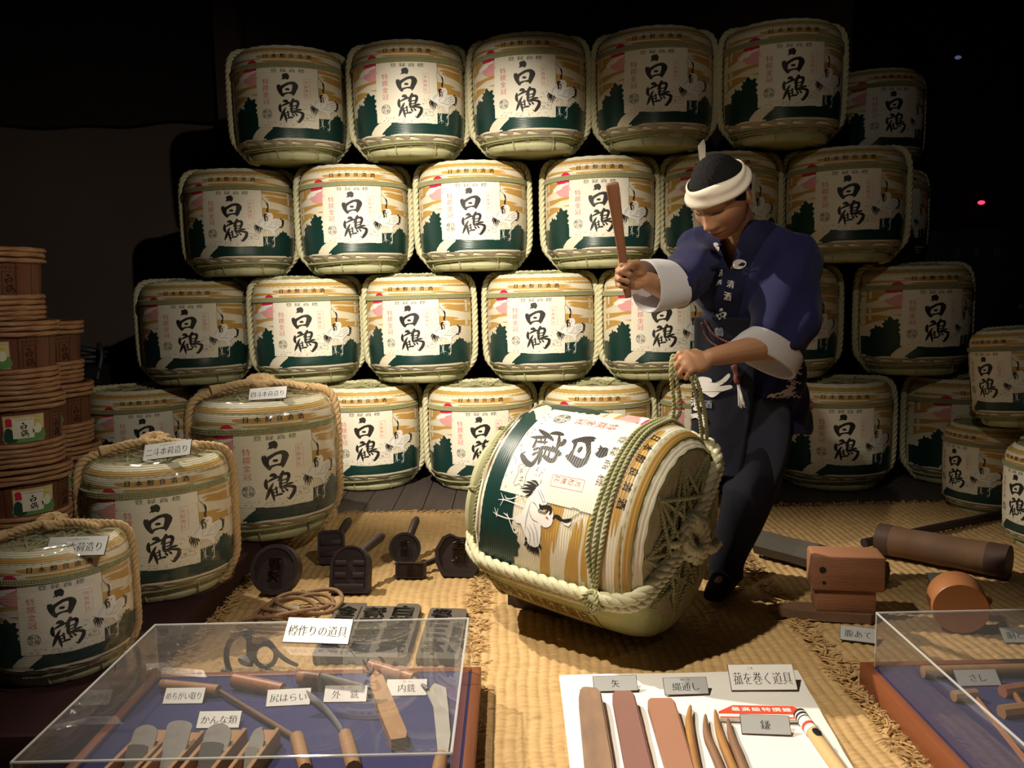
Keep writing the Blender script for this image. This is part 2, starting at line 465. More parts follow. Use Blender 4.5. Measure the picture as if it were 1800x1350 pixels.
def barrel_prints(X1=1204):
    D = {}
    X0 = 76
    g = Print()
    g.poly([(X0, 120), (X1, 120), (X1, 152), (X0, 152)])
    for q in ([(330, 206), (400, 196), (640, 190), (900, 194), (1000, 204), (930, 214), (1010, 222), (880, 236), (640, 240), (400, 234)],
              [(860, 240), (1000, 236), (1120, 252), (X1, 258), (X1, 282), (1060, 264), (900, 254)],
              [(X0, 236), (200, 227), (385, 236), (300, 247), (200, 252), (X0, 262)],
              [(940, 178), (1080, 168), (X1, 172), (X1, 190), (1060, 184)],
              [(420, 256), (640, 252), (860, 256), (905, 268), (640, 272), (430, 270)],
              [(925, 335), (1050, 342), (X1, 352), (X1, 384), (1050, 374), (930, 364)],
              [(955, 402), (1010, 386), (1090, 398), (X1, 408), (X1, 488), (1090, 464), (1020, 446), (975, 428), (1010, 414)],
              [(925, 525), (1000, 530), (1062, 536), (1110, 556), (1060, 562), (1120, 578), (X1, 588), (X1, 648), (1100, 632), (1010, 645), (935, 612)],
              [(X0, 350), (150, 345), (222, 350), (194, 384), (160, 420), (180, 430), (150, 452), (X0, 478)],
              [(X0, 545), (200, 524), (345, 503), (345, 532), (245, 548), (200, 566), (X0, 600)],
              [(X0, 640), (160, 610), (246, 624), (210, 656), (140, 690), (X0, 730)], [(270, 606), (345, 600), (345, 614)]):
        g.poly(smooth2(q, 3))
    D['cloud_bands'] = (g, [m_gold], .0006)
    s_ = Print()
    s_.circle(297, 300, 52, 56, 0)
    s_.poly([(212, 334), (345, 330), (345, 382), (318, 372), (300, 386), (262, 362), (232, 366), (205, 360)], 0, .0002)
    s_.poly(smooth2([(205, 452), (236, 412), (290, 386), (345, 396), (345, 498), (292, 508), (242, 494), (222, 472)], 3), 1, .0003)
    s_.poly([(150, 470), (182, 412), (240, 372), (322, 356), (350, 362), (296, 388), (262, 398), (276, 404), (232, 432), (226, 424), (196, 452), (188, 440)], 2, .0006)
    D['rising_sun'] = (s_, [m_red, m_pink, m_white], .0008)
    h = Print()
    h.poly([(X0, 1097), (X0, 852), (104, 846), (118, 858), (126, 800), (116, 790), (131, 762), (146, 756), (151, 712), (166, 742), (178, 728), (192, 748), (206, 738), (192, 700), (212, 690), (206, 655), (226, 668), (236, 638), (251, 618), (266, 644), (282, 662), (300, 648), (320, 656), (310, 690), (333, 712), (312, 744), (330, 766), (314, 796), (330, 812), (326, 838), (340, 850), (340, 945), (356, 944), (302, 986), (264, 1040), (248, 1097)])
    h.poly([(360, 1097), (372, 1058), (420, 1008), (468, 968), (470, 950), (490, 946), (500, 938), (524, 938), (536, 956), (700, 962), (815, 956), (822, 940), (846, 940), (872, 962), (925, 958), (925, 846), (1000, 842), (1062, 836), (1064, 812), (1080, 816), (1084, 794), (1100, 798), (1112, 772), (1128, 792), (1146, 790), (1152, 824), (1170, 826), (1172, 850), (X1, 846), (X1, 1097)])
    D['pine_hills'] = (h, [m_pine], .0010)
    p = Print()
    p.poly([(340, 300), (560, 300), (600, 304), (932, 300), (930, 400), (925, 958), (700, 954), (330, 946)])
    D['label_panel'] = (p, [m_panel], .0013)
    k = Print(); kanji_haku(k, c5p)
    for st in TSURU: k.stroke(c5s(st), 0, 0)
    D['calligraphy'] = (k, [m_ink], .0018)
    t = Print()
    for i, ch in enumerate('日本醇良清酒'): t.text(ch, 428 + i * 85.5, 206, 54, 50, bold=.022)
    D['brewer_lettering'] = (t, [m_ink], .0011)
    t = Print()
    for i, ch in enumerate('登録商標'): t.text(ch, 508 + i * 88, 362, 64, 44, bold=.01)
    D['trademark_lettering'] = (t, [m_greyink], .0018); t = Print()
    t.circle(425, 812, 46, 50, ring=4, off=.0001)
    for ch, a, b in (('白', 445, 790), ('鶴', 445, 830), ('醸', 405, 790), ('造', 405, 830)): t.text(ch, a, b, 38, 40, bold=.012)
    D['round_seal'] = (t, [m_greyink], .0018); t = Print()
    ol = [(785, 808), (832, 816), (880, 804), (888, 822), (876, 840), (890, 866), (878, 880), (832, 870), (788, 884), (776, 868), (788, 844), (776, 822)]
    t.line(ol, 2.5, closed=True)
    for ch, a, b in (('一', 812, 828), ('級', 812, 854), ('特', 852, 838)): t.text(ch, a, b, 30, 28)
    D['gourd_seal'] = (t, [m_greyink], .0018); t = Print()
    for i in range(46):
        a = random.uniform(350, 915); b = random.uniform(885, 945) if i < 34 else random.uniform(700, 770)
        if i >= 34: a = random.uniform(770, 850)
        t.line([(a, b), (a + random.uniform(3, 14), b + random.uniform(-4, 4))], 3)
    t.line([(934, 330), (936, 420), (926, 432), (924, 470), (930, 474), (930, 700)], 2.5, off=.0001)
    D['ink_specks'] = (t, [m_greyink], .0018)
    t = Print(); t.vtext('特撰金冠', 424, 442, 718, 62, 66, bold=.006)
    D['red_lettering'] = (t, [m_redink], .0018); t = Print()
    t.vtext('芳醇無比', 815, 458, 634, 36, 38)
    t.line([(790, 446), (848, 440), (852, 640), (796, 646)], 2, closed=True)
    D['red_seal'] = (t, [m_redink], .0018)
    c = Print()
    W_, B_, G_ = 0, 1, 2
    # two cranes, laid out along the label's right edge (u across, v up, in steps of the drawing)
    ca_, sa_ = math.cos(R(12.4)), math.sin(R(12.4))
    def cr(x, y):
        dx, dy = x - 275, y - 190; up = dx * ca_ + dy * sa_; rt = -dx * sa_ + dy * ca_
        return (640 + 575 * math.sin(R(29.7) + rt * .463 / 575), 958 - up * .463)
    cs = lambda st: [(*cr(x, y), wd * .463) for x, y, wd in st]
    cp = lambda pts: [cr(x, y) for x, y in pts]
    c.poly(smooth2(cp([(780, 190), (830, 165), (890, 200), (940, 280), (968, 350), (930, 385), (880, 370), (850, 320), (820, 250)]), 3), W_, 0)
    c.poly(smooth2(cp([(815, 250), (860, 330), (872, 400), (845, 432), (872, 470), (950, 480), (1000, 440), (1040, 430), (1056, 500), (1034, 580), (980, 616), (920, 613), (884, 592), (876, 680), (852, 760), (830, 812), (760, 832), (690, 820), (660, 760), (650, 690), (625, 640), (596, 575), (556, 565), (503, 548), (500, 500), (600, 460), (650, 390), (690, 310), (740, 260), (785, 243)]), 3), W_, .0002)
    c.poly(cp([(1160, 556), (1200, 592), (1262, 612), (1292, 582), (1282, 556), (1240, 568)]), W_, .0002)
    for st in ([(1048, 528, 4), (1078, 500, 13), (1130, 514, 17), (1180, 545, 11), (1232, 552, 17), (1280, 545, 15), (1304, 536, 4)],
               [(862, 366, 4), (884, 398, 16), (950, 396, 16), (1008, 412, 20), (1022, 455, 16), (1000, 482, 5)],
               [(985, 430, 5), (965, 455, 9), (955, 466, 3)]): c.stroke(cs(st), B_, .0006)
    for x0, y0, x1, y1, x2, y2 in ((822, 160, 775, 115, 705, 98), (808, 172, 720, 128, 640, 108), (792, 190, 700, 158, 604, 140), (775, 205, 680, 186, 566, 182), (756, 226, 665, 224, 600, 214), (742, 250, 700, 262, 650, 272), (780, 180, 730, 160, 680, 150)):
        c.stroke(cs([(x0, y0, 9), (x1, y1, 12), (x2, y2, 1)]), B_, .0004)
    for x0, y0, x1, y1, x2, y2 in ((664, 765, 640, 790, 608, 812), (690, 802, 668, 835, 640, 862), (722, 818, 700, 850, 678, 888), (758, 830, 748, 870, 726, 912), (800, 830, 804, 880, 788, 932), (832, 804, 848, 830, 846, 866), (662, 722, 652, 736, 634, 748), (780, 830, 776, 880, 760, 915), (740, 824, 724, 860, 704, 890)):
        c.stroke(cs([(x0, y0, 13), (x1, y1, 14), (x2, y2, 1)]), B_, .0006)
    for st in ([(742, 330, 1), (712, 420, 3), (672, 540, 3), (652, 650, 1)], [(760, 340, 1), (800, 360, 3), (850, 420, 1)], [(720, 430, 1), (760, 520, 3), (850, 560, 1)], [(680, 600, 1), (720, 690, 3), (700, 800, 1)], [(720, 580, 1), (770, 680, 3), (770, 820, 1)], [(780, 560, 1), (820, 660, 3), (820, 800, 1)], [(800, 200, 1), (860, 260, 3), (920, 370, 1)], [(840, 190, 1), (900, 270, 3), (950, 360, 1)],
               [(1290, 532, 4), (1370, 492, 4), (1436, 464, 1)], [(950, 462, 3), (890, 448, 5), (838, 430, 1)], [(955, 476, 2), (900, 466, 3), (840, 446, 1)], [(600, 256, 1), (630, 310, 2), (650, 340, 1)], [(540, 620, 1), (580, 570, 2), (630, 720, 1)]):
        c.stroke(cs(st), G_, .0009, 3)
    c.poly(cp([(950, 502), (975, 505), (992, 522), (970, 528)]), 3, .0010)
    for st in ([(640, 392, 6), (520, 352, 8), (430, 322, 9), (345, 300, 9)], [(345, 300, 8), (262, 298, 3)], [(345, 300, 8), (300, 222, 3)], [(345, 300, 8), (294, 370, 3)], [(600, 255, 5), (480, 292, 7), (390, 290, 8), (360, 252, 3)],
               [(506, 516, 8), (400, 510, 9), (240, 466, 9)], [(240, 466, 8), (184, 434, 3)], [(240, 466, 8), (206, 384, 3)], [(240, 466, 8), (264, 394, 3)], [(240, 466, 8), (235, 496, 3)],
               [(548, 636, 5), (490, 664, 9), (444, 565, 9), (410, 490, 10), (345, 448, 4)], [(410, 490, 9), (396, 450, 3)]):
        c.stroke(cs([(x, y, wd * .6) for x, y, wd in st]), W_, .0012, 4)
    D['crane'] = (c, [m_white, m_ink, m_greyink, m_red], .0020)
    return D

ME = {}
def barrel_meshes():
    mb = MB(); pf = [(0.0, .0), (.19, .0)] + [(r_, z * BH) for z, r_ in _PR] + [(.12, BH - .006), (0, BH - .010)]
    mb.lathe(pf, 56); ME['straw_wrap'] = mb.mesh('straw_wrap', m_straw, 60)
    mb = MB(); A = R(81); zs = [.135 + (.985 - .135) * i / 22 for i in range(23)]
    mb.lathe([(prof_r(z) + .0022, z * BH) for z in zs] + [(.242, BH + .001)], 56, -A, A,
             mod=lambda a, r_, z: (r_ + (.0009 * (1 + math.sin(a * 29)) * (max(0, z - .545) / .03) if z > .545 else 0), z + (.0012 * (1 + math.sin(a * 23 + 1)) if z > BH else 0)))
    ME['printed_mat'] = mb.mesh('printed_mat', m_komo, 60)
    A2 = R(69); mb = MB()
    mb.lathe([(prof_r(z) + .0022, z * BH) for z in zs] + [(.242, BH + .001)], 56, -A, A2,
             mod=lambda a, r_, z: (r_ + (.0009 * (1 + math.sin(a * 29)) * (max(0, z - .545) / .03) if z > .545 else 0), z + (.0012 * (1 + math.sin(a * 23 + 1)) if z > BH else 0)))
    ME['printed_mat_tipped'] = mb.mesh('printed_mat', m_komo, 60)
    for nm, (pr, ms, off) in barrel_prints(1176).items():
        if nm in ('cloud_bands', 'pine_hills'): ME[nm + '_tipped'] = pr.mesh(nm, ms, bmap, .0022 + off, 34, 66)
    for nm, (pr, ms, off) in barrel_prints().items():
        ME[nm] = pr.mesh(nm, ms, bmap, .0022 + off, 34, 66)
    rs = np.random.default_rng(3); ph = rs.uniform(0, 6, 9)
    def pleat(a, r_, z):
        t = a * 17 / (2 * PI) + .35 * math.sin(a * 5 + ph[0]) / 2 + .25 * math.sin(a * 3 + ph[1]) + z * 6
        q = (t % 1.0); q = q / .72 if q < .72 else (1 - q) / .28
        return r_ + (q - .5) * .013 * min(1, (.104 - z) / .03 + .25), z
    mb = MB(); mb.lathe([(.226, .036), (.244, .050), (.266, .070), (.2875, .090), (.2925, .097), (.288, .098)], 256, mod=pleat)
    ME['pleated_skirt'] = mb.mesh('pleated_skirt', m_skirt, 80)
    mb = MB(); k = 22
    def bulge(a, r_, z):
        q = abs(math.sin(a * k / 2 / 2)) ** .35
        return .218 + (r_ - .218) * (.80 + .20 * q), .027 + (z - .027) * (.80 + .20 * q)
    mb.lathe([(.218 + .026 * math.cos(t), .027 + .0265 * math.sin(t)) for t in np.linspace(0, 2 * PI, 13)], 176, mod=bulge)
    ME['bottom_roll'] = mb.mesh('bottom_roll', m_roll, 60)
    mb = MB(); th = np.linspace(0, 2 * PI, 60, endpoint=False)
    for z in (.055, .062): mb.rope([((.257 + 1.4 * (z - .055)) * math.sin(t), -(.257 + 1.4 * (z - .055)) * math.cos(t), z + .006 * math.sin(2 * t + .5)) for t in th], .0052, 2, .022, 5, True)
    for t0 in (-.3, .55, -1.1, 1.4):
        mb.rope([((.2 + r_) * math.sin(t0 + q), -(.2 + r_) * math.cos(t0 + q), z) for r_, z, q in ((.068, .064, -.03), (.052, .050, 0), (.050, .02, .02), (.02, .002, .03))], .004, 2, .02, 5)
    ME['lower_cord'] = mb.mesh('lower_cord', m_cord, 60)
    for q in range(3):
        z = .4755 - .0082 * q; mb = MB()
        mb.rope([((prof_r(z / BH) + .0065) * math.sin(t), -(prof_r(z / BH) + .0065) * math.cos(t), z + .004 * math.sin(t + .8)) for t in th], .0055, 2, .024, 5, True)
        ME['band_cord%d' % q] = mb.mesh('band_cord', m_cord, 60)
    for sgn in (-1, 1):
        A = sgn * R(84); mb = MB()
        pts = [(.18, .004), (.225, .016), (.266, .062), (.305, .115), (.3145, .20), (.316, .32), (.315, .44), (.309, .515), (.289, .560), (.25, .580), (.18, .583), (.09, .584), (.02, .584)]
        mb.rope([(p.x * math.sin(A), -p.x * math.cos(A), p.y) for p in catmull([(a, b, 0) for a, b in pts], 5)], .0185, 3, .092, 7, fat=.55)
        ME['side_rope%d' % sgn] = mb.mesh('side_rope', m_rope, 60)
    mb = MB(); k = 9
    for i in range(k):
        a = 2 * PI * i / k + .17
        for d in (2.15, 2.8):
            p0 = Vector((.235 * math.sin(a), -.235 * math.cos(a), .574)); b = a + d; p1 = Vector((.225 * math.sin(b), -.225 * math.cos(b), .574))
            mid = (p0 + p1) / 2; mid.z = .586 + .004 * math.sin(i * 2.1 + d)
            mb.rope(catmull([p0, mid, p1], 5), .0058, 2, .022, 5)
    ME['top_cords'] = mb.mesh('top_cords', m_cord, 60)
    mb = MB()
    for i in range(3):
        t = np.linspace(0, 2 * PI, 20, endpoint=False); a = i * 1.05
        mb.rope([(.030 * math.cos(q) * math.cos(a) - .016 * math.sin(q) * math.sin(a), .030 * math.cos(q) * math.sin(a) + .016 * math.sin(q) * math.cos(a), .586 + .004 * math.sin(q + i)) for q in t], .010, 3, .05, 6, True)
    mb.rope([(.02, -.02, .588), (.06, -.05, .588), (.085, -.085, .585)], .010, 3, .05, 6)
    ME['knot'] = mb.mesh('knot', m_rope, 60)

barrel_meshes()
def wrinkle_film():
    rs = np.random.default_rng(11); ph = rs.uniform(0, 6.28, 6)
    def wob(a, r_, z):
        return r_ + .0046 * (math.sin(a * 11 + z * 30 + ph[0]) + math.sin(a * 23 - z * 50 + ph[1]) + .7 * math.sin(z * 90 + a * 6 + ph[2])), z
    mb = MB(); mb.lathe([(.285, .02), (.302, .08)] + [(prof_r(z) + .011, z * BH) for z in np.linspace(.17, .97, 18)] + [(.262, .578), (.22, .590), (.12, .60), (0.001, .612)], 72, mod=wob)
    return mb.mesh('plastic_film', m_film, 170)
ME['plastic_film'] = wrinkle_film()
def wisps(n, seed, rmax, z0):
    rs = np.random.default_rng(seed); mb = MB()
    for i in range(n):
        a = rs.uniform(0, 6.28); r0 = rs.uniform(0, rmax); L_ = rs.uniform(.02, .06); b = rs.uniform(0, 6.28)
        p = Vector((r0 * math.cos(a), r0 * math.sin(a), z0 + rs.uniform(-.004, .004)))
        q = p + Vector((L_ * math.cos(b), L_ * math.sin(b), rs.uniform(-.003, .016)))
        mb.tube([p, (p + q) / 2 + Vector((0, 0, .004)), q], [.0012, .001, .0004], 3, False)
    return mb
ME['straw_lid'] = MB().lathe([(0, BH - .006), (.12, BH - .003), (.205, BH + .0015), (.226, BH - .001)], 48).mesh('straw_lid', m_top, 60)
mbw = wisps(160, 5, .23, BH); ME['straw_top'] = mbw.mesh('straw_top', m_top, 179)

PRINTS = ['cloud_bands', 'rising_sun', 'pine_hills', 'label_panel', 'calligraphy', 'brewer_lettering', 'trademark_lettering', 'round_seal', 'gourd_seal', 'ink_specks', 'red_lettering', 'red_seal', 'crane']
def barrel(label, loc, yaw, scale=1.0, group=None, tan=False, film=False, tilt=0.0, tiltdir=0.0, name='sake_barrel', rot=None):
    t = thing(name, label, 'barrel', loc, 0, group)
    if rot is not None: t.rotation_mode = 'QUATERNION'; t.rotation_quaternion = rot
    else:
        q = Matrix.Rotation(tiltdir, 3, 'Z') @ Matrix.Rotation(tilt, 3, 'X') @ Matrix.Rotation(-tiltdir, 3, 'Z') @ Matrix.Rotation(yaw, 3, 'Z')
        t.rotation_euler = q.to_euler()
    t.scale = (scale,) * 3
    link('straw_wrap', ME['straw_wrap'], t)
    sfx = '_tipped' if rot is not None else ''
    pm = link('printed_mat', ME['printed_mat' + sfx], t)
    for p in PRINTS:
        o = link(p, ME.get(p + sfx, ME[p]), pm)
        if p == 'ink_specks': o['kind'] = 'stuff'
    for p in ('pleated_skirt', 'bottom_roll', 'lower_cord', 'straw_lid', 'top_cords', 'straw_top'):
        o = link(p, ME[p], t)
        if p == 'straw_top': o['kind'] = 'stuff'
    for q in range(3): link('band_cord', ME['band_cord%d' % q], t)
    for sg in (-1, 1):
        o = link('side_rope', ME[('tan_rope%d' if tan else 'side_rope%d') % sg], t)
    link('knot', ME['tan_knot' if tan else 'knot'], t)
    if film: link('plastic_film', ME['plastic_film'], t)
    return t
for sg in (-1, 1):
    A = sg * R(80); mb = MB()
    pts = [(.20, .004), (.25, .012), (.284, .07), (.307, .13), (.311, .22), (.312, .32), (.312, .44), (.308, .52), (.292, .568), (.255, .596), (.18, .608), (.09, .622), (.02, .630)]
    mb.rope([(p.x * math.sin(A), -p.x * math.cos(A), p.y) for p in catmull([(a, b, 0) for a, b in pts], 5)], .018, 3, .075, 7)
    rs = np.random.default_rng(30 + sg)
    for i in range(110):
        p = catmull([(a, b, 0) for a, b in pts], 9)[int(rs.uniform(5, 100))]
        c = Vector((p.x * math.sin(A), -p.x * math.cos(A), p.y)); u = Vector(rs.normal(0, 1, 3)).normalized()
        mb.tube([c + u * .012, c + u * rs.uniform(.020, .036)], [.0012, .0004], 3, False)
    ME['tan_rope%d' % sg] = mb.mesh('side_rope', m_tan, 60)
mb = MB()
for i in range(3):
    t_ = np.linspace(0, 2 * PI, 20, endpoint=False); a = i * 1.05
    mb.rope([(.05 * math.cos(q) * math.cos(a) - .022 * math.sin(q) * math.sin(a), .05 * math.cos(q) * math.sin(a) + .022 * math.sin(q) * math.cos(a), .640 + .012 * math.sin(q + i)) for q in t_], .019, 3, .07, 6, True)
mb.rope([(-.02, -.02, .640), (-.10, -.03, .635), (-.17, -.04, .622)], .018, 3, .07, 6)
mb.rope([(.02, -.02, .640), (.11, -.07, .628), (.17, -.12, .612)], .016, 3, .07, 6)
mb.tube([(-.17, -.04, .622), (-.21, -.045, .615)], [.020, .024], 8)
ME['tan_knot'] = mb.mesh('knot', m_tan, 60)

# ------------------------------------------------------------------ the setting
m_plank = mat('dark_floor_plank', (.085, .066, .058), .55, .3, var=.5, vscale=3, stretch=(14, .8, 1), col2=(.05, .04, .036), bump=.15, bscale=30, bstretch=(10, .6, 1))
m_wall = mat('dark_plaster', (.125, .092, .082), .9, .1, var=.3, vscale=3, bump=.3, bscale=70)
m_beam = mat('dark_beam', (.022, .018, .017), .8, .2, var=.3, vscale=4, stretch=(.4, 4, 4), bump=.2)
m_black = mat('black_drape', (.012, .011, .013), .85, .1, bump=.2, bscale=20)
m_maroon = mat('dark_maroon_cloth', (.040, .016, .016), .85, .15, var=.3, vscale=10, bump=.2, bscale=200)

fl = tag(MB().box((0.2, 3.2, -.045), (9, 7.6, .05)).build('floor', m_black), kind='structure')
rs = random.Random(4)
pl = []
x = -2.6; i = 0
while x < 3.6:
    wd = .152; me_ = MB().box((0, 0, 0), (wd - .004, 2.6, .02), bev=.0015)
    if 'plank' not in ME: ME['plank'] = me_.mesh('plank', m_plank, 30)
    o = link('plank', ME['plank'], fl); o.location = (x + wd / 2, 4.62, -.010 + rs.uniform(-.0008, 0)); x += wd; i += 1
wb = tag(MB().box((-1.45, 5.95, 1.9), (7.5, .1, 4.2)).build('wall_back', m_wall), kind='structure')
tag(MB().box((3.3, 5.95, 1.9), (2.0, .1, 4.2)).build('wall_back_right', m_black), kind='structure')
ww = MB(); n = 40
bp = [(-5.2 + 3.27 * i / n, 2.24 + .010 * math.sin(i * .9) + .008 * math.sin(i * .37) - .000 * i) for i in range(n + 1)]
poly = [(a, b) for a, b in bp] + [(-1.93, 3.95), (-5.2, 3.95)]
ww.prism(poly, -.02, .02, Matrix.Translation((0, 5.86, 0)) @ Matrix.Rotation(PI / 2, 4, 'X'))
tag(ww.build('trim_1', m_beam), kind='structure')
tag(MB().box((-1.80, 5.84, 1.9), (.17, .14, 4.1), bev=.01).build('trim_2', m_wall), kind='structure')
tag(MB().box((-4.6, 3.2, 1.9), (.1, 6, 4.2)).build('wall_left', m_wall), kind='structure')
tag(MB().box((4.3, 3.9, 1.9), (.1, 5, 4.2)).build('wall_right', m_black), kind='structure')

tag(MB().box((-.15, 3.2, 4.02), (9, 7.6, .05)).build('ceiling', m_black), kind='structure')

# ------------------------------------------------------------------ stacked barrels behind
PITCH_Z = .603; YB = 4.93
def stack_at(px, row, Y):
    x = 0.0
    for _ in range(6):
        q, _y = proj((x, Y, row * PITCH_Z + BH / 2)); x += (px - q) / FPX * Y
    return Vector((x, Y, row * PITCH_Z))
def stack_y(px): return 5.00 - .25 * (px - 346) / 860
def faceyaw(px, delta): return -math.atan((px - 900) / FPX) + R(delta)
ROWN = ['bottom row', 'second row up', 'third row up', 'top row']
ROWS = {3: [(511, -2, -.10), (720, -2, -.10), (931, -4, -.12), (1149, 3, -.12), (1371, 12, -.12)],
        2: [(425, -9, 0), (624, -2, 0), (832, -2, 0), (1054, 0, 0), (1265, 6, 0), (1483, 5, -.03)],
        1: [(346, -9, 0), (541, -5, 0), (740, -11, 0), (951, -5, 0), (1154, 6, 0), (1370, 10, .0)],
        0: [(256, 0, 0), (450, 0, 0), (647, -3, 0), (846, 0, 0), (1050, 0, 0), (1256, 0, 0), (1463, 12, 0)]}
ORD = ['leftmost', 'second', 'third', 'fourth', 'fifth', 'sixth', 'seventh']
for row, lst in ROWS.items():
    for i, (px, dl, dy) in enumerate(lst):
        p = stack_at(px, row, stack_y(px) + dy)
        p.z += .001
        tl = R(rs.uniform(-.8, .8)) + (R(2.2) if row == 3 else 0)
        which = ('leftmost' if i == 0 else ORD[i] + ' from the left')
        barrel('sake barrel in the %s of the stack, %s' % (ROWN[row], which), p, faceyaw(px, dl), 1.0,
               'sake barrels stacked against the wall', tilt=tl if row == 3 else tl * .3, tiltdir=faceyaw(px, dl))
# the end of the stack that turns back on the right
for (px, row, Y, dl, lab) in ((1533, 3, 5.62, 25, 'dim sake barrel half hidden behind the top row at its right end'),
                              (1540, 2, 5.62, 25, 'dim sake barrel peeping out behind the third row at its right end'),
                              (1600, 1, 4.72, 24, 'shadowed sake barrel right of the bowing man, its green straw side showing'),
                              (1682, 0, 4.72, 26, 'shadowed sake barrel at the far right end of the bottom row')):
    p = stack_at(px, row, Y); p.z += .001
    barrel(lab, p, faceyaw(px, dl), 1.0, 'sake barrels stacked against the wall')

# the leaning small barrels at the far right
def on_floor(px, py, z, back):
    p = at(px, py, z); d = Vector((p.x, p.y, 0)).normalized()
    return p + d * back
SMALL = .74
b1 = on_floor(1742, 915, 0, .20); b2 = on_floor(1864, 985, 0, .20)
barrel('small sake barrel on the floor at the right edge, carrying a leaning one', b1, faceyaw(1742, -46), SMALL, 'small barrels at the right edge')
barrel('small sake barrel on the floor at the right edge, cut off by the frame', b2, faceyaw(1864, -48), SMALL, 'small barrels at the right edge')
b3 = (b1 + b2) / 2 + Vector((.03, .06, .602 * SMALL + .012))
barrel('small sake barrel tilted on top of two others at the right edge', b3, faceyaw(1815, -42), SMALL, 'small barrels at the right edge', tilt=R(5), tiltdir=R(-150))

# ------------------------------------------------------------------ low platform and the three film-wrapped barrels at the left
PZ = .10
tag(MB().box((-1.95, 3.05, PZ / 2 - .01), (1.80, 2.3, PZ + .02), bev=.004).build('platform', m_maroon), 'low dark maroon platform under the film-wrapped barrels at the left', 'platform')
def front_barrel(px, py, sc, dl, lab):
    p = on_floor(px, py, PZ, .25 * sc)
    return barrel(lab, p + Vector((0, 0, .001)), faceyaw(px, dl), sc, 'film-wrapped barrels on the platform', tan=True, film=True)
bk1 = front_barrel(116, 1205, .635, 4, 'smallest film-wrapped sake barrel with tan ropes, nearest the lower left corner')
bk2 = front_barrel(292, 1062, .81, 0, 'middle-sized film-wrapped sake barrel with tan ropes, left of the stamps')
bk4 = front_barrel(474, 955, 1.0, 9, 'largest film-wrapped sake barrel with tan ropes, rearmost of the three')

# ------------------------------------------------------------------ name cards
m_card = mat('white_card', (.86, .84, .80), .45, .3)
m_silver = mat('brushed_silver_card', (.46, .47, .46), .42, .5, var=.15, vscale=5, col2=(.36, .37, .36))
m_plate = mat('polished_plate', (.68, .68, .66), .4, .5, var=.12, vscale=5, col2=(.55, .55, .54))
m_cardtxt = mat('card_lettering', (.02, .018, .016), .6, .3)
m_cardback = mat('card_edge', (.07, .035, .02), .6, .3)
def card(text, bl, br, ytop, z, label, silver=False, lean=46, ruby=None, size=.52, tw=None, group='name cards', up=None):
    """plate standing on the surface at height z, its lower corners at the two pixels, leaning back"""
    A = at(*bl, z); B = at(*br, z)
    if up is not None: A = up[0]; B = up[1]
    ex = (B - A).normalized(); wd = (B - A).length
    bk = Vector((-ex.y, ex.x, 0)).normalized(); ey = (bk * math.sin(R(lean)) + Vector((0, 0, 1)) * math.cos(R(lean))).normalized()
    mid = (A + B) / 2; lo, hi = .005, .4
    for _ in range(30):
        h = (lo + hi) / 2
        if proj(mid + ey * h)[1] > ytop: lo = h
        else: hi = h
    h = (lo + hi) / 2; en = ex.cross(ey)
    t = thing('name_card', label, 'card', mid + Vector((0, 0, .0005)), 0, group)
    t.rotation_euler = Matrix((ex, bk, (0, 0, 1))).transposed().to_euler()
    rot = Matrix.Rotation(-R(lean), 4, 'X')      # lean the plate back about its lower edge
    T = rot @ Matrix.Rotation(PI / 2, 4, 'X') @ Matrix.Translation((0, h / 2 + .001, 0))
    MB().box((0, 0, -.0019), (wd, h, .0026), T, bev=.0006).build('backing', m_cardback, t)
    MB().box((0, 0, -.0002), (wd - .003, h - .003, .001), T).build('face', (m_plate if up is not None else m_silver) if silver else m_card, t)
    pr = Print(); n = len(text); cw = min(h * size, (tw or .90) * wd / n)
    yo = -h * .02 if not ruby else -h * .05
    pr.text(text, 0, yo, cw, min(h * size, cw * 1.45), flip=1)
    pr2 = [pr]
    if ruby: pr.text(ruby, 0, h * .34, h * .11, h * .11, flip=1, serif=False)
    link('lettering', pr.mesh('lettering', [m_cardtxt], lambda x, y, o: T @ Vector((x, y, .0006))), t)
    pts = [(-h * .0, 0), (h * .45, 0), (0, h * .7)]
    st = MB().prism([(0.0, 0.0), (h * .48, 0.0), (h * math.sin(R(lean)) * .75, h * math.cos(R(lean)) * .75 - .004)], -.004, .004,
                    Matrix.Translation((0, .004, 0)) @ Matrix(((0, 0, 1, 0), (1, 0, 0, 0), (0, 1, 0, 0), (0, 0, 0, 1))))
    st.build('stand', m_cardback, t)
    return t
# plates wired to the tops of the three wrapped barrels
def barrel_card(b, text, ruby, bl, br, ytop, lab, wd):
    s = b.scale[0]; top = b.location + Vector((0, 0, .60 * s))
    Y = top.y - .20 * s
    A = atY(*bl, Y); B = atY(*br, Y); m_ = (A + B) / 2; 
    card(text, bl, br, ytop, 0, lab, True, 40, ruby, .50, group='plates on the wrapped barrels', up=(A, B))
barrel_card(bk4, '四斗本荷造り', 'よんとほんにづくり', (436, 705), (503, 700), 681, 'silver plate lettered for four measures on the rearmost wrapped barrel', .2)
barrel_card(bk2, '二斗本荷造り', 'にとほんにづくり', (250, 811), (334, 800), 777, 'silver plate lettered for two measures on the middle wrapped barrel', .2)
barrel_card(bk1, '一斗本荷造り', 'いっとほんにづくり', (77, 980), (183, 977), 943, 'silver plate lettered for one measure on the smallest wrapped barrel', .2)

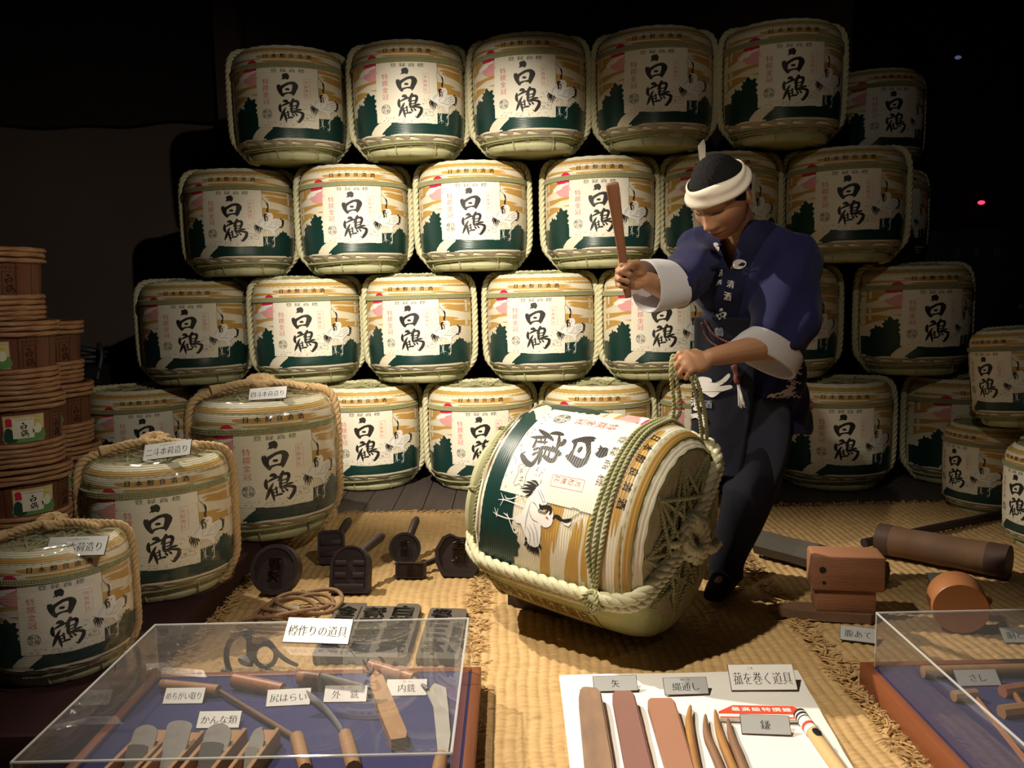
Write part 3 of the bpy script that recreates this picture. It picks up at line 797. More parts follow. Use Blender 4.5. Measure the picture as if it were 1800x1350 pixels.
# ------------------------------------------------------------------ wooden kegs stacked at the left
m_stave = mat('cedar_stave', (.17, .062, .030), .55, .3, var=.6, vscale=5, stretch=(9, 9, .5), col2=(.09, .03, .016), bump=.2, bscale=40, bstretch=(8, 8, .6))
m_hoop = mat('split_bamboo_hoop', (.44, .235, .115), .45, .45, var=.6, vscale=24, stretch=(1, 1, 4), col2=(.19, .09, .042), bump=.2, bscale=60)
m_lab_y = mat('label_yellow_print', (.66, .60, .24), .5, .3)
m_lab_g = mat('label_green_print', (.13, .30, .10), .5, .3)
m_lab_dg = mat('label_dark_green_print', (.02, .07, .04), .5, .3)
m_lab_p = mat('label_pink_border', (.66, .36, .28), .5, .3)
m_brand = mat('burnt_brand', (.045, .02, .012), .8, .1)
KH = .30
def keg_meshes():
    n = 16; rr = lambda z: .168 + .022 * z / KH
    for i in range(n):
        pass
    mb = MB(); w2 = PI / n - .006
    prof = [(rr(0) - .016, .0), (rr(0), .0), (rr(.1), .1), (rr(.2), .2), (rr(KH), KH), (rr(KH) - .016, KH), (rr(0) - .016, .0)]
    mb.lathe(prof, 3, -w2, w2); vs = mb
    fsz = len(prof)
    ME['stave'] = vs.mesh('stave', m_stave, 50)
    ME['keg_lid'] = MB().lathe([(0, KH - .022), (rr(KH) - .017, KH - .022), (rr(KH) - .017, KH - .034), (0, KH - .034)], 32).mesh('lid', m_stave, 50)
    ME['keg_base'] = MB().lathe([(0, .012), (rr(0) - .017, .012), (rr(0) - .017, .024), (0, .024)], 32).mesh('base', m_stave, 50)
    rs = np.random.default_rng(8); k = 0
    for z in (.286, .264, .242, .092, .070, .049, .028, .007):
        th = np.linspace(0, 2 * PI, 48, endpoint=False); ph = rs.uniform(0, 6)
        ro = .0098 if z > .2 else .0108; mb = MB()
        mb.tube([((rr(z) + .007) * math.sin(t), -(rr(z) + .007) * math.cos(t), z + .0022 * math.sin(2 * t + ph) + .004) for t in th], ro, 8, closed=True)
        mb.tube([((rr(z) + .0125 + .004 * math.cos(5 * t + ph)) * math.sin(t), -(rr(z) + .0125 + .004 * math.cos(5 * t + ph)) * math.cos(t), z + .0048 * math.sin(5 * t + ph) + .004) for t in th], ro * .52, 7, closed=True)
        ME['hoop%d' % k] = mb.mesh('hoop', m_hoop, 60); k += 1
    A0 = 0.0
    def kmap(x, y, off, a0=0.0):          # x, y in metres along the keg wall
        r_ = rr(y) + off; a = a0 + x / rr(.15)
        return (r_ * math.sin(a), -r_ * math.cos(a), y)
    lb = Print(); W_, H_ = .076, .056; cz = .165
    def Rc(x0, y0, x1, y1, mi, off): lb.poly([(x0, y0), (x1, y0), (x1, y1), (x0, y1)], mi, off)
    Rc(-W_, cz - H_, W_, cz + H_, 0, .0008)
    Rc(-W_ + .004, cz - H_ + .004, W_ - .004, cz + H_ - .004, 1, .0011)
    for i in range(7):
        y = cz + .010 + i * .0065; x0 = -.07 + .012 * (i % 3); x1 = .066 - .014 * ((i + 1) % 3)
        lb.poly([(x0, y), (0, y + .002), (x1, y + .001), (x1 - .01, y + .0034), (x0 + .01, y + .0034)], 6, .0013)
    lb.poly(smooth2([(-.072, cz - .052), (.072, cz - .052), (.072, cz - .005), (.04, cz - .022), (0, cz - .034), (-.03, cz - .022), (-.055, cz + .004), (-.072, cz - .012)], 3), 2, .0014)
    lb.poly(smooth2([(-.072, cz - .052), (-.03, cz - .050), (-.038, cz - .02), (-.055, cz + .006), (-.072, cz - .006)], 3), 7, .0016)
    lb.circle(-.056, cz + .034, .012, mi=3, off=.0016); lb.poly([(-.068, cz + .010), (-.04, cz + .012), (-.042, cz + .030), (-.066, cz + .026)], 3, .0017)
    Rc(-.044, cz - .040, .034, cz + .044, 4, .0019)
    lb.poly(smooth2([(.030, cz - .010), (.046, cz + .016), (.06, cz + .012), (.064, cz - .012), (.048, cz - .024)], 3), 4, .0020)
    lb.stroke([(.028, cz - .004, .001), (.032, cz - .014, .003), (.03, cz - .022, .001)], 5, .0023, 3)
    sc_ = .062 / 850
    T = lambda p: [((x - 588) * sc_ - .004, cz + .026 - (y - 245) * sc_) for x, y in p]
    kanji_haku(lb, T, 5, .0024)
    for st in TSURU: lb.stroke([(*T([(x, y)])[0], wd * sc_) for x, y, wd in st], 5, .0024, 3)
    for i, ch in enumerate('日本醇良清酒'): lb.text(ch, -.028 + i * .0105, cz + .0365, .008, .007, mi=5, off=.0024, flip=1)
    ME['keg_label'] = lb.mesh('paper_label', [m_lab_p, m_lab_y, m_lab_g, m_red, m_panel, m_ink, m_gold, m_lab_dg], lambda x, y, o: kmap(x, y, o), .0, .02, .04)
    bd = Print(); sc_ = .080 / 850
    T = lambda p: [((x - 588) * sc_, .190 - (y - 245) * sc_) for x, y in p]
    kanji_haku(bd, T)
    for st in TSURU: bd.stroke([(*T([(x, y)])[0], wd * sc_) for x, y, wd in st], 0, 0, 3)
    bd.line([(-.024, .098), (.024, .098), (.024, .20), (-.024, .20)], .002, closed=True)
    for i, ch in enumerate('日本醇良清酒'): bd.text(ch, -.038 + i * .0152, .216, .012, .012, flip=1)
    ME['keg_brand'] = bd.mesh('burnt_brand', [m_brand], lambda x, y, o: kmap(x, y, .0008, R(47)), .0, .02, .04)
keg_meshes()
def keg(label, loc, yaw, sc, group):
    t = thing('wooden_keg', label, 'keg', loc, yaw, group); t.scale = (sc,) * 3
    for i in range(16):
        o = link('stave', ME['stave'], t); o.rotation_euler = (0, 0, 2 * PI * i / 16)
    for k in range(8): link('hoop', ME['hoop%d' % k], t)
    link('lid', ME['keg_lid'], t); link('base', ME['keg_base'], t)
    link('paper_label', ME['keg_label'], t); link('burnt_brand', ME['keg_brand'], t)
    return t
k0 = on_floor(40, 955, PZ, .20)
for i, (dx, yaw, w_) in enumerate(((0.012, 14, 'bottom'), (0.0, 12, 'third from the top'), (-.006, -22, 'second from the top'), (-.05, -28, 'topmost'))):
    sc = 1.02
    keg('cedar keg with bamboo hoops, %s of the front stack' % w_, k0 + Vector((dx, .01 * i, i * KH * sc + .001)), R(yaw) - math.atan((8 - 900) / FPX), sc, 'cedar kegs stacked at the left edge')
k1 = on_floor(70, 905, PZ, .2)
k1.y = 4.16; k1.x = atY(80, 700, 4.16).x
for i, (dx, yaw, w_) in enumerate(((0.03, -6, 'bottom'), (0.015, -8, 'middle'), (-.012, -10, 'topmost'))):
    keg('cedar keg with bamboo hoops, %s of the rear stack' % w_, k1 + Vector((dx, 0, i * KH * 1.0 + .001)), R(yaw) + R(28), 1.0, 'cedar kegs stacked at the left edge')
keg('cedar keg in the dark behind the two keg stacks at the left', Vector((k1.x - .32, 4.46, PZ + .001)), 0, 1.0, 'cedar kegs stacked at the left edge')
keg('cedar keg in the dark standing on another behind the left keg stacks', Vector((k1.x - .32, 4.46, PZ + KH + .001)), 0, 1.0, 'cedar kegs stacked at the left edge')
keg('upper cedar keg in the dark behind the left keg stacks', Vector((k1.x - .32, 4.46, PZ + 2 * KH + .001)), 0, 1.0, 'cedar kegs stacked at the left edge')

# dark crate with a coiled hose in the gloom between the kegs and the stack
m_hose = mat('dark_blue_hose', (.030, .034, .044), .45, .5, bump=.2, bscale=60)
c = atY(140, 640, 5.45); hz = c.z
t = thing('crate', 'dark crate in the gloom behind the cedar kegs', 'crate', (c.x, c.y, 0))
for i in range(4): MB().box((0, -.19, hz * (i + .5) / 4), (.44, .018, hz / 4 - .012), bev=.003).build('slat', m_beam, t)
MB().box((0, .01, hz / 2), (.42, .36, hz - .004)).build('box', m_beam, t)
mb = MB(); pth = []
for i in range(5):
    for k in range(18):
        a = 2 * PI * k / 18; rr_ = .15 + .02 * math.sin(i * 2.3)
        pth.append((c.x + .01 * i + rr_ * math.cos(a), c.y - .03 + .10 * math.sin(a), hz + .022 + .020 * i + .03 * math.cos(a + i * .7) * (i / 4)))
mb.tube(catmull(pth, 3), .014, 8)
mb.tube(catmull([(c.x + .15, c.y - .03, hz + .10), (c.x + .19, c.y - .12, hz + .13), (c.x + .22, c.y - .16, hz + .06), (c.x + .20, c.y - .2, hz - .08)], 6), .014, 8)
tag(mb.build('coiled_hose', m_hose, None, 60), 'coil of dark bluish hose on the crate behind the cedar kegs', 'hose')

# ------------------------------------------------------------------ straw mats
m_matw = mat('woven_rice_straw', (.54, .365, .17), .8, .2, var=.55, vscale=26, stretch=(.5, 3, 1), col2=(.36, .21, .075), bump=.45, bscale=110, bstretch=(.35, 3, 1))
def weave_mat(name, x0, x1, y0, y1, z, label, seed):
    rs = np.random.default_rng(seed); dx, dy = .0050, .0046
    nx = int((x1 - x0) / dx) + 1; ny = int((y1 - y0) / dy) + 1
    X, Y = np.meshgrid(np.linspace(x0, x1, nx), np.linspace(y0, y1, ny))
    lx, ly = .030, .0185
    Xw = X + .005 * np.sin(Y * 6 + seed) + .003 * np.sin(Y * 19 + seed)
    col = np.floor(Xw / lx); fx = Xw / lx - col; Yw = Y + .0025 * np.sin(col * 2.4 + seed) + .003 * np.sin(X * 11)
    fy = Yw / ly + .5 * (col % 2); row = np.floor(fy); fy = fy - row
    jit = rs.normal(0, 1, (int(row.max() - row.min()) + 2, int(col.max() - col.min()) + 2))
    jj = jit[(row - row.min()).astype(int), (col - col.min()).astype(int)]
    Z = (.0068 + .0013 * jj) * np.sin(PI * fx) ** .55 * (.30 + .70 * np.sin(PI * fy) ** .6)
    Z += .006 * np.sin(X * 3.1 + seed) * np.sin(Y * 2.3 + seed)
    # edges ragged
    ex = .006 * np.sin(Y * 90) + .004 * np.sin(Y * 37 + seed)
    s_ = (X - x0) / (x1 - x0); X2 = X + ex * (np.abs(s_ - .5) * 2) ** 20
    Z = z + .007 + Z
    vs = np.stack([X2, Y, Z], -1).reshape(-1, 3)
    idx = np.arange(nx * ny).reshape(ny, nx)
    fs = np.stack([idx[:-1, :-1], idx[:-1, 1:], idx[1:, 1:], idx[1:, :-1]], -1).reshape(-1, 4)
    me = bpy.data.meshes.new('weave'); me.vertices.add(len(vs)); me.vertices.foreach_set('co', vs.astype(np.float32).ravel())
    me.loops.add(fs.size); me.loops.foreach_set('vertex_index', fs.ravel().astype(np.int32))
    me.polygons.add(len(fs)); me.polygons.foreach_set('loop_start', np.arange(0, fs.size, 4, dtype=np.int32))
    me.update(calc_edges=True); me.polygons.foreach_set('use_smooth', np.ones(len(fs), bool)); me.materials.append(m_matw)
    t = thing(name, label, 'mat', (0, 0, 0), 0, 'woven straw mats on the stage')
    o = link('weave', me, t)
    MB().box(((x0 + x1) / 2, (y0 + y1) / 2, z + .002), (x1 - x0 - .03, y1 - y0 - .02, .004)).build('underside', m_matw, t)
    # selvedge: short straw ends turned over along both sides and the back edge
    mb = MB()
    def stub(x, y, ax, ay):
        L_ = rs.uniform(.018, .05); a = math.atan2(ay, ax) + rs.normal(0, .55)
        p = Vector((x, y, z + rs.uniform(.008, .017))); q = p + Vector((L_ * math.cos(a), L_ * math.sin(a), rs.uniform(-.004, .010)))
        mb.tube([p, (p + q) / 2 + Vector((0, 0, rs.uniform(0, .006))), q], [.0030, .0026, .0010], 4, True)
    for yy in np.arange(y0, y1, .0042):
        stub(x0 + rs.uniform(.0, .03), yy, 1 if rs.random() < .5 else -.7, .2); stub(x1 - rs.uniform(0, .03), yy, -1 if rs.random() < .5 else .7, .2)
    for xx in np.arange(x0, x1, .006): stub(xx, y1 - rs.uniform(0, .015), .3, .5)
    for yy in np.arange(y0, y1, .05):
        pass
    s = mb.build('selvedge', m_matw, t, 60); s['kind'] = 'stuff'
    return t
mA = at(470, 980); mS = at(842, 1040); mC = at(1305, 995); yb = at(700, 906).y
weave_mat('straw_mat', mA.x, mS.x + .012, 1.15, yb, .0, 'woven rice straw mat under the dark wooden stamps, left of the tipped barrel', 1)
weave_mat('straw_mat', mS.x, mC.x + .05, 1.15, yb - .02, -.003, 'woven rice straw mat in the middle, under the tipped barrel and white cloth', 2)
weave_mat('straw_mat', mC.x, mC.x + 1.75, 1.15, yb - .03, .004, 'woven rice straw mat at the right, under the logs and wooden blocks', 3)

# ------------------------------------------------------------------ the tipped barrel being bound
psi, tau, elev = R(36), R(4.5), R(50)
ax = Vector((math.cos(psi) * math.cos(tau), -math.sin(psi) * math.cos(tau), -math.sin(tau)))
n0 = Vector((-math.sin(psi), -math.cos(psi), 0)); n0 = (n0 - ax * n0.dot(ax)).normalized(); u0 = ax.cross(n0) * -1
if u0.z < 0: u0 = -u0
nn = (n0 * math.cos(elev) + u0 * math.sin(elev)).normalized()
ly = -nn; lx = ly.cross(ax)
RM = Matrix((lx, ly, ax)).transposed()
LS = 1.14
gp = at(1158, 1114, .014); org = gp + Vector((0, 0, .296 * LS)) - ax * (.50 * LS)
tb = barrel('tipped sake barrel lying on its side while the man binds it with rope', org, 0, LS, rot=RM.to_quaternion())
for ch in list(tb.children):
    if ch.name.startswith('band_cord') : bpy.data.objects.remove(ch)
def on_barrel(theta, z, off):
    r_ = prof_r(z / BH) + off
    return org + RM @ (Vector((r_ * math.sin(theta), -r_ * math.cos(theta), z)) * LS)
for ch in tb.children:
    if ch.name.startswith('side_rope') and ch.data == ME['side_rope1']: ch.rotation_euler = (0, 0, R(-14.5))
# doubled ropes along its side and over the lid, with knots
mb = MB()
for A, dz in ((R(75.5), 0.0), (R(-91), 0.0)):
    pts = [(.19, .0), (.25, .02), (.300, .115), (.3075, .24), (.3085, .36), (.306, .46), (.294, .54), (.262, .580), (.18, .592), (.10, .596), (.04, .60)]
    mb.rope([(p.x * math.sin(A), -p.x * math.cos(A), p.y) for p in catmull([(a, b, 0) for a, b in pts], 5)], .013, 3, .06, 7)
mb.build('doubled_rope', m_rope, tb, 60)
mb = MB()
for i in range(4):
    tq = np.linspace(0, 2 * PI, 20, endpoint=False); a = i * .8
    mb.rope([(.055 * math.cos(q) * math.cos(a) - .03 * math.sin(q) * math.sin(a), .055 * math.cos(q) * math.sin(a) + .03 * math.sin(q) * math.cos(a), .606 + .016 * math.sin(q + i)) for q in tq], .015, 3, .06, 6, True)
mb.rope([(0.0, .03, .615), (-.04, .10, .62), (-.09, .14, .61)], .015, 3, .06, 6)
mb.build('lid_knot', m_rope, tb, 60)
# back-side mark: brown framed lettering on the plain straw
m_brown = mat('brown_stencil', (.20, .09, .035), .7, .2)
pr = Print(); L0, L1 = .09, .44
pr.line([(L0, .55), (L0 + .02, .57), (L1 - .02, .57), (L1, .55), (L1, .34), (L1 - .02, .32), (L0 + .02, .32), (L0, .34)], .004, closed=True)
for i, ch in enumerate('白鶴酒造株式会社'): pr.text(ch, L1 - .035 - i * .0395, .515, .038, .032 / .29, bold=.02, rot=PI)
for i, ch in enumerate('兵庫県神戸市東灘区'): pr.text(ch, L1 - .035 - i * .034, .395, .026, .022 / .29, bold=.02, rot=PI)
def smap(x, y, off):
    th = R(78) + .13 + (.60 - y) * 1.9; r_ = prof_r(x / BH) + .0015
    return (r_ * math.sin(th), -r_ * math.cos(th), x)
link('stencil_lettering', pr.mesh('stencil_lettering', [m_brown], smap, 0, .03, .02), tb)
mb = MB().box((0, 0, 0), (.22, .13, .045), bev=.004)
p = at(985, 1088, .012); o = mb.build('wooden_chock', mat('dark_chock_wood', (.05, .03, .02), .7, .3, var=.4, vscale=10, stretch=(.5, 5, 5)))
o.location = p + Vector((-.05, .12, .0225)); o.rotation_euler = (0, 0, -psi)
tag(o, 'dark wooden chock propping the tipped barrel from below', 'chock')

# ------------------------------------------------------------------ stamps (dark wooden printing irons)
m_stamp = mat('dark_stamp_wood', (.040, .026, .028), .5, .4, var=.4, vscale=14, col2=(.020, .013, .015), bump=.25, bscale=60)
m_handle = mat('dark_handle_wood', (.055, .034, .030), .5, .4, var=.4, vscale=8, stretch=(1, 1, .3), bump=.2, bscale=50)
def stamp(outline, center, yaw, lean, thick, label, handle, glyph=None, rim=.006, gsize=.06, bars=()):
    """thick board with a raised rim and relief, face toward -Y, leaning back; handle runs from the rear"""
    t = thing('printing_stamp', label, 'stamp', center, yaw, 'dark wooden stamps')
    T = Matrix.Rotation(-lean, 4, 'X') @ Matrix.Rotation(PI / 2, 4, 'X')
    MB().prism(outline, -thick, 0, T).build('block', m_stamp, t, 30)
    n = len(outline); cx = sum(p[0] for p in outline) / n; cy = sum(p[1] for p in outline) / n
    inn = [(cx + (x - cx) * .84, cy + (y - cy) * .84) for x, y in outline]
    mb = MB(); vs = [(x, y, 0) for x, y in outline] + [(x, y, rim) for x, y in outline] + [(x, y, rim) for x, y in inn] + [(x, y, 0) for x, y in inn]; fs = []
    for i in range(n):
        j = (i + 1) % n
        for a in range(3): fs.append((a * n + i, a * n + j, (a + 1) * n + j, (a + 1) * n + i))
    mb.add(vs, fs, 0, T).build('rim', m_stamp, t, 30)
    if glyph:
        pr = Print(); k = len(glyph)
        for i, ch in enumerate(glyph): pr.text(ch, cx, cy + gsize * (k / 2 - .5 - i) * .9, -gsize, gsize * .9, flip=1, bold=.02, serif=False)
        mb = MB()
        for vs_, fs_, mi, off in pr.items:
            m_ = len(vs_); mb.add([(x, y, rim * .9) for x, y in vs_] + [(x, y, -.001) for x, y in vs_], list(fs_) + [(a, b, b + m_, a + m_) for f in fs_ for a, b in zip(f, f[1:] + f[:1])], 0, T)
        mb.build('relief', m_stamp, t, 30)
    if bars:
        for (a, b, c, d) in bars: MB().box(((a + c) / 2, (b + d) / 2, rim * .5), (abs(c - a), abs(d - b), rim * 1.4), T, bev=.002).build('ridge', m_stamp, t, 30)
    if handle:
        d = Vector(handle[0]); L_ = handle[1]; r_ = handle[2]; c0 = T @ Vector((cx, cy, -thick + .002))
        pts = [c0 + d.normalized() * L_ * q for q in (0, .25, .5, .9, 1.0)]
        MB().tube(pts, [r_ * .7, r_ * .75, r_ * .95, r_ * 1.05, r_ * .7], 12).build('handle', m_handle, t)
    return t
def circ(r_, n=28, cy=None): return [(r_ * math.cos(2 * PI * i / n), (r_ if cy is None else cy) + r_ * math.sin(2 * PI * i / n)) for i in range(n)]
def rrect(w_, h_, c, n=5):
    o = []
    for (sx, sy, a0) in ((1, 1, 0), (-1, 1, 90), (-1, -1, 180), (1, -1, 270)):
        for k in range(n + 1):
            a = R(a0 + 90 * k / n); o.append((sx * (w_ / 2 - c) + c * math.cos(a), h_ / 2 + sy * (h_ / 2 - c) + c * math.sin(a)))
    return o
MZ = .016
stamp(circ(.092), at(478, 1046, MZ), R(-8), R(22), .04, 'large round dark stamp with carved seal beside the middle wrapped barrel', ((-.35, 1, .25), .17, .016), '醸造', gsize=.05)
arch = [(-.073, 0), (.073, 0), (.073, .10)] + [(.073 * math.cos(PI * i / 12), .10 + .073 * math.sin(PI * i / 12)) for i in range(1, 12)] + [(-.073, .10)]
stamp(arch, at(613, 1043, MZ), R(-4), R(20), .045, 'arch-shaped dark stamp with a vertical groove behind the coiled rope', ((.45, 1, .25), .19, .018), bars=[(-.055, .012, .055, .034), (-.055, .055, -.012, .075), (.012, .055, .055, .075), (-.055, .10, -.012, .118), (.012, .10, .055, .118)])
stamp(rrect(.105, .135, .022), at(582, 991, MZ), R(6), R(18), .05, 'rounded square dark stamp with its handle pointing up right', ((.45, 1, .55), .17, .018), bars=[(-.04, .03, .04, .05), (-.04, .075, .04, .095)])
stamp(circ(.064), at(712, 992, MZ), R(4), R(20), .04, 'small round dark stamp with fine carving and an upright handle', ((.28, 1, .55), .18, .017), '特撰', gsize=.035)
stamp(rrect(.115, .058, .006), at(721, 1016, MZ), R(-6), R(14), .03, 'low oblong dark stamp in front of the small round one', ((.8, 1, .1), .15, .012), '金冠', gsize=.024)
fan = [(-.05, 0), (.075, 0), (.095, .06), (.098, .11), (.075, .15), (.05, .158), (.03, .146), (0, .152), (-.03, .164), (-.058, .15), (-.085, .10), (-.08, .05)]
stamp(fan, at(800, 1014, MZ), R(-10), R(20), .04, 'petal-edged dark stamp partly hidden by the tipped barrel', ((-.75, 1, .05), .15, .012), '登録', gsize=.055)

# ------------------------------------------------------------------ coiled rope with tag
m_hemp = mat('brown_hemp_rope', (.30, .185, .105), .8, .2, var=.4, vscale=60, bump=.3, bscale=200)
mb = MB(); c0 = at(515, 1082, .02)
def loop(cx, cy, rx, ry, rot, z, a0=0, a1=360, zz=.012):
    pts = []
    for i in range(37):
        a = R(a0 + (a1 - a0) * i / 36); x = rx * math.cos(a); y = ry * math.sin(a)
        pts.append(c0 + Vector((cx + x * math.cos(rot) - y * math.sin(rot), cy + x * math.sin(rot) + y * math.cos(rot), z + zz * math.sin(a * 2 + rx * 50))))
    return pts
path = loop(-.03, .02, .105, .085, .3, .012) + loop(.01, .04, .12, .08, .1, .02) + loop(.045, .055, .115, .10, -.3, .03) + loop(.0, .03, .10, .095, .5, .024, 0, 300) 
mb.rope(path, .0075, 3, .030, 6)
mb.rope(catmull([c0 + Vector((-.10, -.02, .01)), c0 + Vector((-.16, -.07, .008)), c0 + Vector((-.10, -.11, .006)), c0 + Vector((.02, -.13, .006))], 8), .0075, 3, .03, 6)
tag(mb.build('coiled_rope', m_hemp, None, 60), 'coil of thin brown rope on the straw mat behind the left display case', 'rope')
tgm = MB().box((0, 0, 0), (.085, .002, .022), Matrix.Rotation(R(-35), 4, 'X')).build('paper_tag', m_silver)
tgm.location = at(505, 1076, .02) + Vector((0, 0, .010)); tag(tgm, 'small pale tag lying inside the coil of brown rope', 'tag')

# ------------------------------------------------------------------ carved printing boards
m_board = mat('weathered_board', (.105, .090, .070), .7, .25, var=.4, vscale=9, stretch=(1, 4, 1), col2=(.06, .05, .04), bump=.25, bscale=60)
m_boardd = mat('inked_carving', (.045, .038, .030), .7, .25)
def carved_board(corners, thick, label, texts, notch=False):
    P = [at(x, y, .016) for x, y in corners]; o = sum(P, Vector()) / 4
    ex = (P[1] - P[0] + P[2] - P[3]) / 2; ey = (P[1] - P[2] + P[0] - P[3]) / 2
    f = lambda u, v: ((P[3] + (P[2] - P[3]) * u) * (1 - v) + (P[0] + (P[1] - P[0]) * u) * v) - o
    uv = [(0.02, .0), (.98, .0), (1, .03), (1, .95), (.95, 1), (.72, 1), (.70, .94), (.36, .94), (.34, 1), (.05, 1), (0, .95), (0, .03)] if notch else [(.02, 0), (.98, 0), (1, .03), (1, .96), (.96, 1), (.04, 1), (0, .96), (0, .03)]
    t = thing('carved_board', label, 'board', o, 0, 'carved printing boards')
    MB().prism([(f(u, v).x, f(u, v).y) for u, v in uv], 0, thick).build('board', m_board, t, 30)
    for (s, u0_, u1_, v0, v1) in texts:
        mb = MB(); n = len(s)
        for i, ch in enumerate(s):
            vs, fs = text2d(ch, False, .03); cv = v1 - (v1 - v0) * (i + .5) / n
            pts = [f((u0_ + u1_) / 2 - x * (u1_ - u0_), cv + y * (v1 - v0) / n * .95) for x, y in vs]; m_ = len(vs)
            mb.add([(p.x, p.y, thick + .004) for p in pts] + [(p.x, p.y, thick - .001) for p in pts], list(fs) + [(a, b, b + m_, a + m_) for q in fs for a, b in zip(q, q[1:] + q[:1])])
        mb.build('carved_lettering', m_boardd, t, 30)
    mb = MB()
    if notch:
        a, b = f(.30, .03), f(.30, .92); mb.tube([(a.x, a.y, thick), (b.x, b.y, thick)], .003, 4).build('groove', m_boardd, t)
    return t
carved_board([(596, 1070), (742, 1072), (714, 1168), (548, 1166)], .022, 'carved printing board with notched rear edge behind the left display case', [('金冠特撰', .04, .26, .06, .92), ('清酒醇良', .34, .62, .06, .90), ('白鶴醸造', .66, .96, .06, .94)], True)
carved_board([(757, 1078), (822, 1080), (806, 1170), (730, 1168)], .020, 'narrower carved printing board with three characters next to the mat seam', [('登三本', .08, .62, .05, .97), ('商標', .70, .96, .1, .7)])

# ------------------------------------------------------------------ display cases
m_acryl = clear_mat('clear_acrylic', tint=(.95, .95, .95), gloss=1.0, rough=.01, milky=.035, milk_col=(.6, .57, .55))
m_edge = clear_mat('acrylic_edge', gloss=1.0, rough=.05, milky=.45, milk_col=(.75, .75, .74))
m_felt = mat('blue_felt', (.042, .046, .135), .9, .1, var=.2, vscale=40, bump=.3, bscale=400)
m_frame = mat('reddish_frame_wood', (.24, .075, .028), .45, .4, var=.4, vscale=5, stretch=(6, .6, 6), col2=(.15, .04, .016), bump=.08, bscale=40)
m_steel = mat('worn_steel', (.46, .44, .41), .40, .5, metal=.25, var=.5, vscale=18, col2=(.24, .225, .21), bump=.15, bscale=60)
m_dsteel = mat('dark_steel', (.17, .165, .155), .5, .5, metal=.2, var=.4, vscale=16, bump=.15, bscale=60)
m_iron = mat('black_iron', (.025, .024, .024), .5, .5, metal=.4, var=.3, vscale=20, bump=.3, bscale=80)
m_tool = mat('tool_wood', (.36, .20, .095), .55, .3, var=.5, vscale=8, stretch=(4, .7, 4), col2=(.22, .11, .05), bump=.1, bscale=60)
m_redw = mat('red_brown_wood', (.34, .135, .065), .42, .45, var=.4, vscale=8, stretch=(4, .7, 4), col2=(.22, .075, .035), bump=.1, bscale=60)
m_palew = mat('pale_tool_wood', (.62, .42, .20), .55, .3, var=.3, vscale=8, stretch=(4, .7, 4), col2=(.50, .31, .13))

def case(x0, x1, y0, y1, zb, zt, label, inset=.03):
    t = thing('display_case', label, 'display case', ((x0 + x1) / 2, (y0 + y1) / 2, .012), 0)
    cx, cy = (x0 + x1) / 2, (y0 + y1) / 2; sx, sy = x1 - x0, y1 - y0; b = zb - .012
    MB().box((0, 0, b / 2 - .002), (sx - .03, sy - .03, b - .004)).build('base', m_frame, t)
    MB().box((0, 0, b - .004), (sx - .05, sy - .05, .008)).build('felt_lining', m_felt, t)
    for (px_, py_, w_, d_) in ((-sx / 2 + .0125, 0, .025, sy), (sx / 2 - .0125, 0, .025, sy), (0, sy / 2 - .0125, sx - .05, .025), (0, -sy / 2 + .0125, sx - .05, .025)):
        MB().box((px_, py_, b / 2), (w_, d_, b + .004), bev=.003).build('frame_rail', m_frame, t)
    ax_, ay_ = sx / 2 - inset, sy / 2 - inset; zt_ = zt - .012; th = .004
    for (c, d, nm) in (((0, 0, zt_), (2 * ax_, 2 * ay_, th), 'top_pane'), ((-ax_, 0, (b + zt_) / 2), (th, 2 * ay_, zt_ - b), 'side_pane'), ((ax_, 0, (b + zt_) / 2), (th, 2 * ay_, zt_ - b), 'side_pane'),
                       ((0, ay_, (b + zt_) / 2), (2 * ax_, th, zt_ - b), 'rear_pane'), ((0, -ay_, (b + zt_) / 2), (2 * ax_, th, zt_ - b), 'front_pane')):
        x_, y_, z_ = [q / 2 for q in d]
        if nm == 'top_pane': vs = [(c[0] - x_, c[1] - y_, c[2]), (c[0] + x_, c[1] - y_, c[2]), (c[0] + x_, c[1] + y_, c[2]), (c[0] - x_, c[1] + y_, c[2])]
        elif nm == 'side_pane': vs = [(c[0], -y_, c[2] - z_), (c[0], y_, c[2] - z_), (c[0], y_, c[2] + z_), (c[0], -y_, c[2] + z_)]
        else: vs = [(-x_, c[1], c[2] - z_), (x_, c[1], c[2] - z_), (x_, c[1], c[2] + z_), (-x_, c[1], c[2] + z_)]
        MB().box(c, [q * (1 if q > .01 else 1) for q in d]).build(nm, m_acryl, t, 0)
    e = .003
    mb = MB()
    for (a, bb) in (((-ax_, -ay_), (ax_, -ay_)), ((ax_, -ay_), (ax_, ay_)), ((ax_, ay_), (-ax_, ay_)), ((-ax_, ay_), (-ax_, -ay_))):
        mb = MB(); mb.tube([(a[0], a[1], zt_ + .002), (bb[0], bb[1], zt_ + .002)], e, 6).build('glued_edge', m_edge, t)
    for sx_ in (-1, 1):
        for sy_ in (-1, 1): MB().tube([(sx_ * ax_, sy_ * ay_, b), (sx_ * ax_, sy_ * ay_, zt_)], e * .8, 6).build('glued_edge', m_edge, t)
    return t
ZB, ZT = .075, .225
q0 = at(278, 1187, ZB); q1 = at(845, 1181, ZB); yq = (q0.y + q1.y) / 2
LX0, LX1, LY1 = q0.x - .02, q1.x, yq + .02
LY0 = at(790, 1326, ZT).y - .03
case(LX0, LX1, LY0, LY1, ZB, ZT, 'clear acrylic display case with blue felt and cooper tools at lower left')
q2 = at(1516, 1170, ZB); RX0, RY1 = q2.x, q2.y + .02; RX1 = RX0 + .95; RY0 = RY1 - .80
case(RX0, RX1, RY0, RY1, ZB, ZT, 'clear acrylic display case with blue felt at the lower right corner')
F = ZB + .0005
